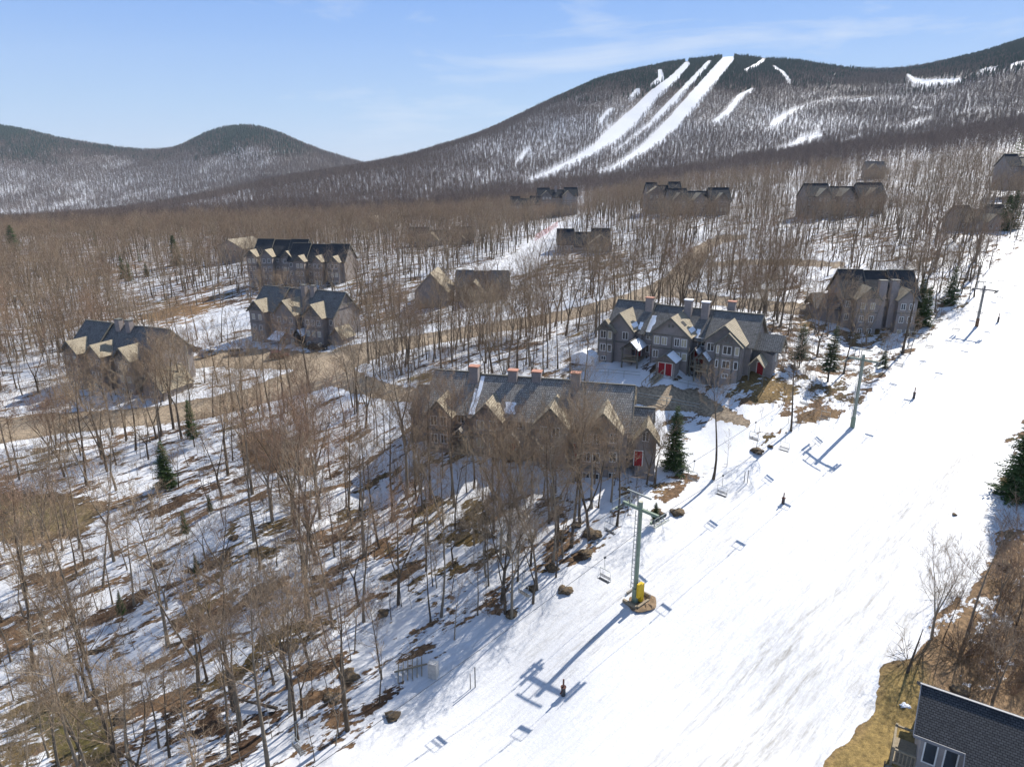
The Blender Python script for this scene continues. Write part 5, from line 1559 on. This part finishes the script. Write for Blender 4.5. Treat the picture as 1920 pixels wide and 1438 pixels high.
# ------------------------------------------------------------------ parked cars
def car(label, u, v, col, rz, suv=True, grp=None):
    g = ground_at(u, v)
    t = empty('parked_car', (g[0], g[1], g[2]), math.radians(rz), label, 'car', grp)
    paint = simple_mat('car_paint', col, .3, .5, var=.03)
    h = 1.75 if suv else 1.45
    prof = [(-2.25, .35), (2.25, .35), (2.28, .75), (2.1, .92), (1.15, 1.02), (.45, h-.05), (-1.6, h), (-2.15, 1.0)]
    b = B().extrude(prof[::1], 'y', -.88, .88); link_mesh('body', b.mesh('body', paint), None, t)
    w = B()
    for sy in (-.885, .885): w.extrude([(-1.85, 1.03), (.95, 1.05), (.40, h-.16), (-1.5, h-.12)], 'y', min(sy, sy*1.01), max(sy, sy*1.01))
    link_mesh('side_windows', w.mesh('side_windows', GLASS), None, t)
    link_mesh('windscreen', B().slab([(1.19, -.75, 1.05), (1.19, .75, 1.05), (.50, .75, h-.10), (.50, -.75, h-.10)], .02).mesh('windscreen', GLASS), None, t)
    for x in (-1.4, 1.4):
        for y in (-.9, .72):
            wh = link_mesh('wheel', cyl(B(), (x, y, .34), (x, y+.18, .34), .34, 14).mesh('wheel', DSTEEL), None, t)
            link_mesh('hubcap', cyl(B(), (x, (y-.01 if y < 0 else y+.19), .34), (x, (y-.03 if y < 0 else y+.21), .34), .19, 10).mesh('hubcap', STEEL), None, wh)
    for y in (-.65, .65): link_mesh('headlight', B().box(2.2, 2.30, y-.16, y+.16, .66, .80).mesh('headlight', WHITE), None, t)
car('silver-grey car parked behind the trees left of the middle-left lodge', 447, 665, (.28, .29, .31), 15)
car('dark red car in the car park below the middle-left lodge', 524, 672, (.10, .02, .02), 20)
car('black car parked below the right end of the middle-left lodge', 596, 657, (.012, .012, .015), -10)
car('blue-grey car in the car park, left of the silver one', 392, 668, (.10, .14, .20), 60)
car('dark car beside the wing of the dark roofed far left lodge', 360, 660, (.03, .03, .035), 40)
# white utility poles / pale dead trunks
for u, v, vt, lab in ((142,502,478,'pale leaning pole in the upper left valley woods'), (357,720,648,'pale birch pole beside the wing of the far left lodge')):
    g = ground_at(u, v); h = ray(u, vt)[1]*g[1]-g[2]
    o = link_mesh('pale_pole', cyl(B(), (0, 0, -.3), (.3, 0, h), .12, 7).mesh('pale_pole', simple_mat('pale_wood', (.5, .46, .38), .8)), None, None, g); prop(o, lab, 'pole')
g = ground_at(516, 448)
# leaning dead trunk by the near house
g = ground_at(1692, 1300); g2 = ground_at(1707, 1235)
o = link_mesh('leaning_dead_trunk', cyl(B(), (0, 0, -.2), (.9, .4, 4.3), .13, 8, .03).mesh('leaning_dead_trunk', DARKW), None, None, ground_at(1700, 1262)); prop(o, 'bare dead trunk leaning at the grassy edge above the corner house', 'dead tree')
g = ground_at(1697, 1324)
o = link_mesh('snow_lump', BM[2], loc=(g[0], g[1], g[2])); o.scale = (.4, .35, .3); o.data = BM[2].copy(); o.data.materials[0] = SNOWM; prop(o, 'small lump of snow on the grass beside the corner house', 'snow')
# dark dirty snow bank in front of lawn
g = ground_at(1098, 680)
o = link_mesh('white_storage_tent', B().extrude([(-2.2, 0), (2.2, 0), (2.2, 1.5), (0, 2.4), (-2.2, 1.5)], 'y', -1.5, 1.5).mesh('white_storage_tent', SNOWM), None, None, g); o.rotation_euler = (0, 0, -.5); prop(o, 'small white snow-covered shed left of the grey lodge', 'shed')

# fallen logs in the wood
for k, (u, v, L_, an) in enumerate(((310,1215,6,.5),(420,1100,7,2.6),(160,1225,5,.3),(610,1150,6,.7),(520,1330,5,2.9),(760,1060,5,.4),(120,1090,6,.9),(930,1010,4,2.5))):
    g = ground_at(u, v)
    b = cyl(B(), (0, 0, .15), (L_, 0, .35), .15, 8, .07); cyl(b, (L_*.6, 0, .25), (L_*.8, .7, .8), .05, 5, .02)
    o = link_mesh('fallen_log', b.mesh('fallen_log', BARK), None, None, g); o.rotation_euler = (0, 0, an)
    prop(o, 'grey fallen log lying on the woodland snow', 'log', 'fallen logs in the left woods')
# stretches where the wood really is thin: (u0, u1, v0, v1, nearest, farthest, share kept)
CLEARVIEW = [(860,1095,500,585,170,240,.30),(1180,1360,490,600,140,235,.35),(260,480,600,700,120,200,.35),(1500,1700,640,735,85,137,.30),
             (470,690,640,720,110,168,.35),(455,660,500,580,170,240,.40),(1110,1480,690,830,70,122,.12),(730,960,520,580,160,230,.5),
             (380,700,640,760,100,160,.6)]
# ------------------------------------------------------------------ the woods
FOOT = globals().get('FOOT', [])        # house footprints (cx, cy, half length, half depth, angle)
def free(x, y, u, v, pad=0.0):
    """where trees may stand: not on runs, roads, clearings or houses"""
    ok = np.ones(len(x), bool)
    lim = 1.5 + pad
    ok &= ~((poly_dist(u, v, PISTE) < 3) & (y < 330))
    for pts in ROADS.values():
        ok &= ~((seg_dist(u, v, pts) < 2.5) & (y > 80) & (y < 700))
    for pts, a, b in OPEN_SNOW:
        ok &= ~((poly_dist(u, v, pts) < 0) & (y > a) & (y < b))
    for pts in TRAILS.values():
        ok &= ~((seg_dist(u, v, pts) < 1.0) & (y > 930))
    for pts in NOTREE:
        ok &= ~((poly_dist(u, v, pts) < 0) & (y < 300))
    for cx, cy, hl, hd, an in FOOT:
        c, s = math.cos(an), math.sin(an)
        lx = (x-cx)*c + (y-cy)*s; ly = -(x-cx)*s + (y-cy)*c
        ok &= ~((np.abs(lx) < hl + lim) & (np.abs(ly) < hd + lim))
    return ok
NOTREE = [
 [(-50,935),(110,940),(185,960),(140,1000),(-50,1015)],
 [(262,580),(420,575),(470,590),(470,625),(330,640),(262,600)],
 [(540,755),(640,750),(660,800),(620,830),(560,800)],
 [(1100,3400),(1430,1520),(1540,1400),(1630,1250),(1710,1250),(1900,1330),(2400,1380),(3400,1700),(3400,3400)],
 [(1840,740),(2300,740),(2300,965),(1850,965)],
 [(1860,880),(1990,870),(1990,960),(1880,940)],
 [(1120,690),(1240,700),(1460,770),(1460,812),(1300,800),(1110,730)],
]
def jitter_points(y0, y1, kmin, kmax, spacing, seed):
    rng = np.random.default_rng(seed)
    xs = np.arange(min(kmin*y1, kmin*y0), max(kmax*y1, kmax*y0), spacing); yy = np.arange(y0, y1, spacing)
    X, Y = np.meshgrid(xs, yy)
    x = (X + rng.uniform(-.5, .5, X.shape)*spacing).ravel(); y = (Y + rng.uniform(-.5, .5, X.shape)*spacing).ravel()
    k = x/np.maximum(y, 1)
    m = (k > kmin) & (k < kmax)
    return x[m], y[m], rng
def evergreen_gap(x, y):
    k = np.ones(len(x))
    for ex, ey in EVG:
        r = 4
        cx_ = ex*(y/ey)
        k = np.where((np.abs(x-cx_) < r) & (y < ey+1) & (y > ey-(14 if ey < 190 else 38)), .15, k)
    return k
def front_of_house(x, y, dep, keep):
    k = np.ones(len(x))
    for cx, cy, hl, hd, an in FOOT:
        c, s_ = math.cos(an), math.sin(an)
        lx = (x-cx)*c + (y-cy)*s_; ly = -(x-cx)*s_ + (y-cy)*c
        if cy < 100: continue
        k = np.where((np.abs(lx) < hl+2) & (ly < 0) & (ly > -hd-dep), keep, k)
    return np.minimum(k, evergreen_gap(x, y))
ALLB = []   # x, y, z, height, kind
def keep_density(x, y, d, seed): 
    rng = np.random.default_rng(seed); return rng.random(len(x)) < d

# --- near and middle woods, up to 330 m
x, y, rng = jitter_points(30, 330, -1.0, 1.0, 2.65, 1)
z = height(x, y); u, v = proj(x, y, z)
cl = fbm(x/16, y/16, 77, 3)
dens = np.clip(0.58 + 1.7*cl, 0.12, 0.95)
dens = np.where(y > 150, dens*0.72, dens)
dens = np.where((y > 170) & (u < 950), dens*1.45, dens)
dens = np.where(y < 75, dens*0.85, dens)
dens = np.where((u < 700) & (v > 700) & (v < 860), dens*0.75, dens)
dens = np.where((u > 1380) & (y < 130) & (y > 60) & (u < 1560), dens*0.8, dens)
right = (poly_dist(u, v, PISTE) > 0) & (u > 1600) & (v > 900)
dens = np.where(right, 0.30, dens)
dens = np.where((u > 790) & (u < 1230) & (v > 862) & (v < 990), 1.0, dens)
dens = dens*front_of_house(x, y, 26, .7)
ok = free(x, y, u, v) & (rng.random(len(x)) < dens)
x, y, z, u, v = x[ok], y[ok], z[ok], u[ok], v[ok]
# leave sight lines to the houses: no tall tree right in front of the open fronts
for (u0, u1, v0, v1, ymin, ymax, keep) in CLEARVIEW:
    m = (u > u0) & (u < u1) & (v > v0) & (v < v1) & (y > ymin) & (y < ymax)
    drop = m & (rng.random(len(x)) > keep)
    x, y, z, u, v = x[~drop], y[~drop], z[~drop], u[~drop], v[~drop]
# the close row that screens the front lodge and the lodge at the far left
for (n_, ua, ub, va, vb) in ((34, 785, 1240, 893, 950), (12, 150, 350, 728, 762), (6, 640, 790, 800, 880)):
    for q in range(n_):
        g = ground_at(ua + (ub-ua)*(q+rng.random())/n_, rng.uniform(va, vb))
        pu, pv = proj(*g)
        x, y, z, u, v = (np.append(a_, b_) for a_, b_ in zip((x, y, z, u, v), (*g, pu, pv)))
hs = rng.uniform(0.62, 1.18, len(x))*np.where(front_of_house(x, y, 26, .4) < 1, .72, 1.0)*np.where((u > 1600) & (v > 900), 0.62, 1.0)*np.where((u > 770) & (u < 1260) & (v > 830) & (v < 960), 0.86, 1.0) * (1 + 0.35*fbm(x/25, y/25, 91, 2))
kind = rng.integers(0, len(NEAR), len(x))
slim = rng.random(len(x)) < np.where(y < 120, 0.36, 0.2)
# how large each shows in the picture
ht = np.where(slim, 7.5*hs, 13*hs)
ut, vt = proj(x, y, z+ht)
inframe = (u > -20) & (u < 1940) & (np.minimum(v, vt) < 1438) & (vt > 0) & (np.minimum(vt, 1438) + 30 < v)
vis = np.minimum(v, 1438) - np.maximum(vt, 0)
size = np.where(inframe, vis, 0)*np.where(slim, 0.55, 1.0)
# trees hidden behind a house do not count
order = np.argsort(-size)
ntree = 285
single = np.zeros(len(x), bool); single[order[:ntree]] = True
single &= size > 0
zones = [
 (lambda u, v: (u > 1600) & (v > 760), 'bare tree in the thicket on the right edge of the ski slope', 'bare trees right of the ski slope'),
 (lambda u, v: (v > 1100) & (u < 330), 'bare tree on mossy ground in the bottom left corner', 'bare trees at the lower left'),
 (lambda u, v: (v > 1100), 'bare tree on striped snow left of the lower slope', 'bare trees on the snow beside the lower ski slope'),
 (lambda u, v: (v > 900) & (u > 760), 'bare tree below the front lodge', 'bare trees below the front lodge'),
 (lambda u, v: (v > 900), 'bare tree below the dirt road', 'bare trees below the road on the left'),
 (lambda u, v: (v > 780) & (u > 1180), 'bare tree beside the upper lift line', 'bare trees along the lift line'),
 (lambda u, v: (v > 780), 'bare tree between road and front lodge', 'bare trees between road and front lodge'),
 (lambda u, v: u > -1e9, 'bare tree around the middle lodges', 'bare trees around the middle lodges'),
]
for (tu, tv, tt, ki, lab) in ((1337, 898, 690, 3, 'tall dark bare tree at the wood edge right of the front lodge'), (1692, 662, 455, 4, 'lone tall bare tree by the lift line in front of the spruce pair'),
        (578, 798, 655, 6, 'big spreading bare tree on open snow below the road junction'), (747, 1135, 925, 6, 'wide crowned dark bare tree below the left end of the front lodge'),
        (947, 1150, 965, 5, 'crooked forked bare tree at the edge of the wood left of the nearest tower'), (652, 1370, 1085, 10, 'pale trunked tall bare tree near the boulder at the bottom edge of the wood'),
        (1483, 808, 640, 0, 'bare tree at the wood edge left of the second lift tower'), (1815, 1180, 985, 11, 'thin bare twin-stemmed tree on the right edge of the slope')):
    g = ground_at(tu, tv); hh = ray(tu, tt)[1]*g[1]-g[2]
    H, tm, cm = NEAR[ki]; s = hh/H
    t = empty('bare_tree', g, tu*.7, lab, 'tree'); t.scale = (s, s, s)
    link_mesh('trunk', tm, parent=t); link_mesh('crown', cm, parent=t)
cnt = 0
for i in np.nonzero(single)[0]:
    for fn, lab, grp in zones:
        if fn(np.array(u[i]), np.array(v[i])): break
    s = float(hs[i])
    H, tm, cm = (SLIM[kind[i] % len(SLIM)] if slim[i] else NEAR[kind[i]])
    form = 'slim young' if slim[i] else ('forked' if kind[i] in (5, 6, 7, 10) else 'straight')
    if not slim[i]: form = ('tall ' if H*s > 13.5 else 'low ' if H*s < 9.5 else '') + form
    part = ('left part' if u[i] < 420 else 'middle' if u[i] < 860 else 'right part')
    lab = 'a ' * 0 + form + ' ' + lab.replace('tall bare tree', 'bare tree')
    grp2 = form + ' ' + grp
    if u[i] < 1600 and 'lower left' not in lab: grp2 += ', ' + part; lab += ', ' + part
    t = empty('bare_tree' if not slim[i] else 'bare_young_tree', (float(x[i]), float(y[i]), float(z[i])), float(rng.uniform(0, 6.28)), lab, 'tree', grp2)
    t.scale = (s, s, s)
    link_mesh('trunk', tm, parent=t); link_mesh('crown', cm, parent=t)
rest = ~single
SPRO = {}
for nm, m, lst in (('woodland_of_bare_trees', rest & ~slim & (y < 170), NEAR[:8]), ('woodland_of_bare_trees_farther', rest & ~slim & (y >= 170), MID)):
    pm = [join_meshes('bare_tree_kind', [a, b]) for H, a, b in lst]
    scatter(nm, pm, np.stack([x[m], y[m], z[m]], 1), hs[m])
slimpm = [join_meshes('bare_young_tree_kind', [a, b]) for H, a, b in SLIM]
# dense saplings and thin stems
m = rest & slim
xs, ys, r2 = jitter_points(30, 200, -1.0, 1.0, 2.1, 7)
zs = height(xs, ys); us, vs = proj(xs, ys, zs)
k = free(xs, ys, us, vs, -0.8) & (r2.random(len(xs)) < np.clip(0.15 + 1.6*fbm(xs/9, ys/9, 55, 3), 0.02, 0.9))
xs, ys, zs = xs[k], ys[k], zs[k]
scatter('thicket_of_young_trees', slimpm, np.stack([np.r_[x[m], xs], np.r_[y[m], ys], np.r_[z[m], zs]], 1), np.r_[hs[m], r2.uniform(0.45, 1.0, len(xs))])
# shrubs: along melt patches, banks, right bank
xs, ys, r2 = jitter_points(30, 190, -1.0, 1.0, 1.5, 9)
zs = height(xs, ys); us, vs = proj(xs, ys, zs)
rt = (us > 1640) & (vs > 950) & (poly_dist(us, vs, PISTE) > 4)
k = free(xs, ys, us, vs, -1.2) & (r2.random(len(xs)) < np.where(rt, 0.30, np.clip(0.05 + 1.6*fbm(xs/7, ys/7, 66, 3), 0.0, 0.8)))
k |= rt & (r2.random(len(xs)) < 0.18) & (vs < 1330) & (us > 1700)
scatter('undergrowth', SHR, np.stack([xs[k], ys[k], zs[k]], 1), r2.uniform(0.4, 1.15, k.sum())*np.where(rt[k], 1.9, 1.0))

# --- forest 330..900 m
x, y, rng = jitter_points(330, 900, -1.05, 1.0, 4.4, 3)
z = height(x, y); u, v = proj(x, y, z)
k = free(x, y, u, v, 1.0) & (rng.random(len(x)) < np.clip(0.66+0.3*(u < 1000)+2.0*fbm(x/50, y/50, 13, 3), .15, 1)*evergreen_gap(x, y))
x, y, z = x[k], y[k], z[k]
mm = y < 520
pm = [join_meshes('bare_tree_kind', [a, b]) for H, a, b in MID]
fh = np.where(front_of_house(x, y, 40, .4) < 1, .60, 1.0)
scatter('forest_in_the_valley', pm, np.stack([x[mm], y[mm], z[mm]], 1), rng.uniform(0.6, 1.15, mm.sum())*fh[mm])
hx, hy = [], []
for cx, cy, hl, hd, an in FOOT:                       # low trees close in front of the far lodges
    if cy < 225 or hl < 4: continue
    for q in range(int(hl*2.6)):
        lx, ly = rng.uniform(-hl-2, hl+2), -hd - rng.uniform(3.5, 16)
        hx.append(cx + lx*math.cos(an) - ly*math.sin(an)); hy.append(cy + lx*math.sin(an) + ly*math.cos(an))
hx, hy = np.array(hx), np.array(hy)
scatter('low_trees_before_the_far_lodges', pm, np.stack([hx, hy, height(hx, hy)], 1), rng.uniform(0.42, 0.62, len(hx)))
pf = [join_meshes('far_tree_kind', [a, b]) for H, a, b in FAR]
scatter('forest_on_the_near_ridge', pf, np.stack([x[~mm], y[~mm], z[~mm]], 1), rng.uniform(0.6, 1.2, (~mm).sum())*fh[~mm])

# --- the ski mountain and the low shoulder, and the far hill
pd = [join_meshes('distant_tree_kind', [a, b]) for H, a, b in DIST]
def mountain(y0, y1, k0, k1, sp, seed, name, conv, sc, snowgap):
    x, y, rng = jitter_points(y0, y1, k0, k1, sp, seed)
    z = height(x, y)
    u, v = proj(x, y, z)
    ok = free(x, y, u, v, 1.0)
    gap = fbm(x/70, y/110, seed+5, 4)
    hz = z
    cfrac = np.clip((conv(u) - v)/45 + 1.6*fbm(x/130, y/180, seed+9, 4), 0.0, 1.0)
    keep = rng.random(len(x)) < np.clip(snowgap(u, v) + 1.3*gap, 0.12, 1.0)
    keep |= rng.random(len(x)) < cfrac
    ok &= keep
    ic = (rng.random(len(x)) < cfrac)
    a = ok & ic; b = ok & ~ic
    if a.any(): scatter(name + '_evergreens', [join_meshes('far_evergreen_kind', [p, q]) for H, p, q in CONF], np.stack([x[a], y[a], z[a]], 1), rng.uniform(0.6, 1.15, a.sum())*sc*1.15)
    scatter(name + '_bare_trees', pd, np.stack([x[b], y[b], z[b]], 1), rng.uniform(0.65, 1.05, b.sum())*sc)
    return a.sum(), b.sum()
def conv_main(u): return np.interp(u, [600, 900, 1100, 1250, 1400, 1500, 1650, 1800, 1920], [200, 195, 190, 185, 190, 165, 165, 160, 150])
def gap_main(u, v): return np.where(u > 1450, 0.84, 0.86) + np.where((u > 1300) & (v > 230), 0.0, 0.0) + np.clip((900-u)/600, 0, 0.4)
_ = (mountain(900, 2420, -0.36, 1.0, 5.3, 21, 'mountain_forest', conv_main, 0.95, gap_main))
def gap_low(u, v): return np.full(len(u), 0.92)
_ = (mountain(900, 1900, -1.05, -0.36, 6.0, 22, 'shoulder_forest', lambda u: np.full(len(u), -60.), 0.95, gap_low))
def conv_far(u): return np.interp(u, [0, 150, 330, 480, 700], [300, 305, 305, 292, 285])
def gap_far(u, v): return 0.95 - 0.25*np.clip((v-310)/50, 0, 1) + 0.10*(u > 250)*(v < 350)
_ = (mountain(1850, 3380, -1.05, -0.18, 7.4, 23, 'far_hill_forest', conv_far, 1.45, gap_far))
# ------------------------------------------------------------------ the air
hz = bpy.data.materials.new('haze_air'); hz.use_nodes = True
hn = hz.node_tree.nodes; hn.clear()
ho = hn.new('ShaderNodeOutputMaterial'); hv = hn.new('ShaderNodeVolumePrincipled')
hv.inputs['Color'].default_value = (0.78, 0.88, 1.0, 1)
hv.inputs['Density'].default_value = 0.000042
hv.inputs['Anisotropy'].default_value = 0.0
hz.node_tree.links.new(hv.outputs['Volume'], ho.inputs['Volume'])
bmh = B().box(-6800, 8600, -60, 5900, -420, 900)
ob = link_mesh('haze', bmh.mesh('haze', hz)); prop(ob, kind='stuff')
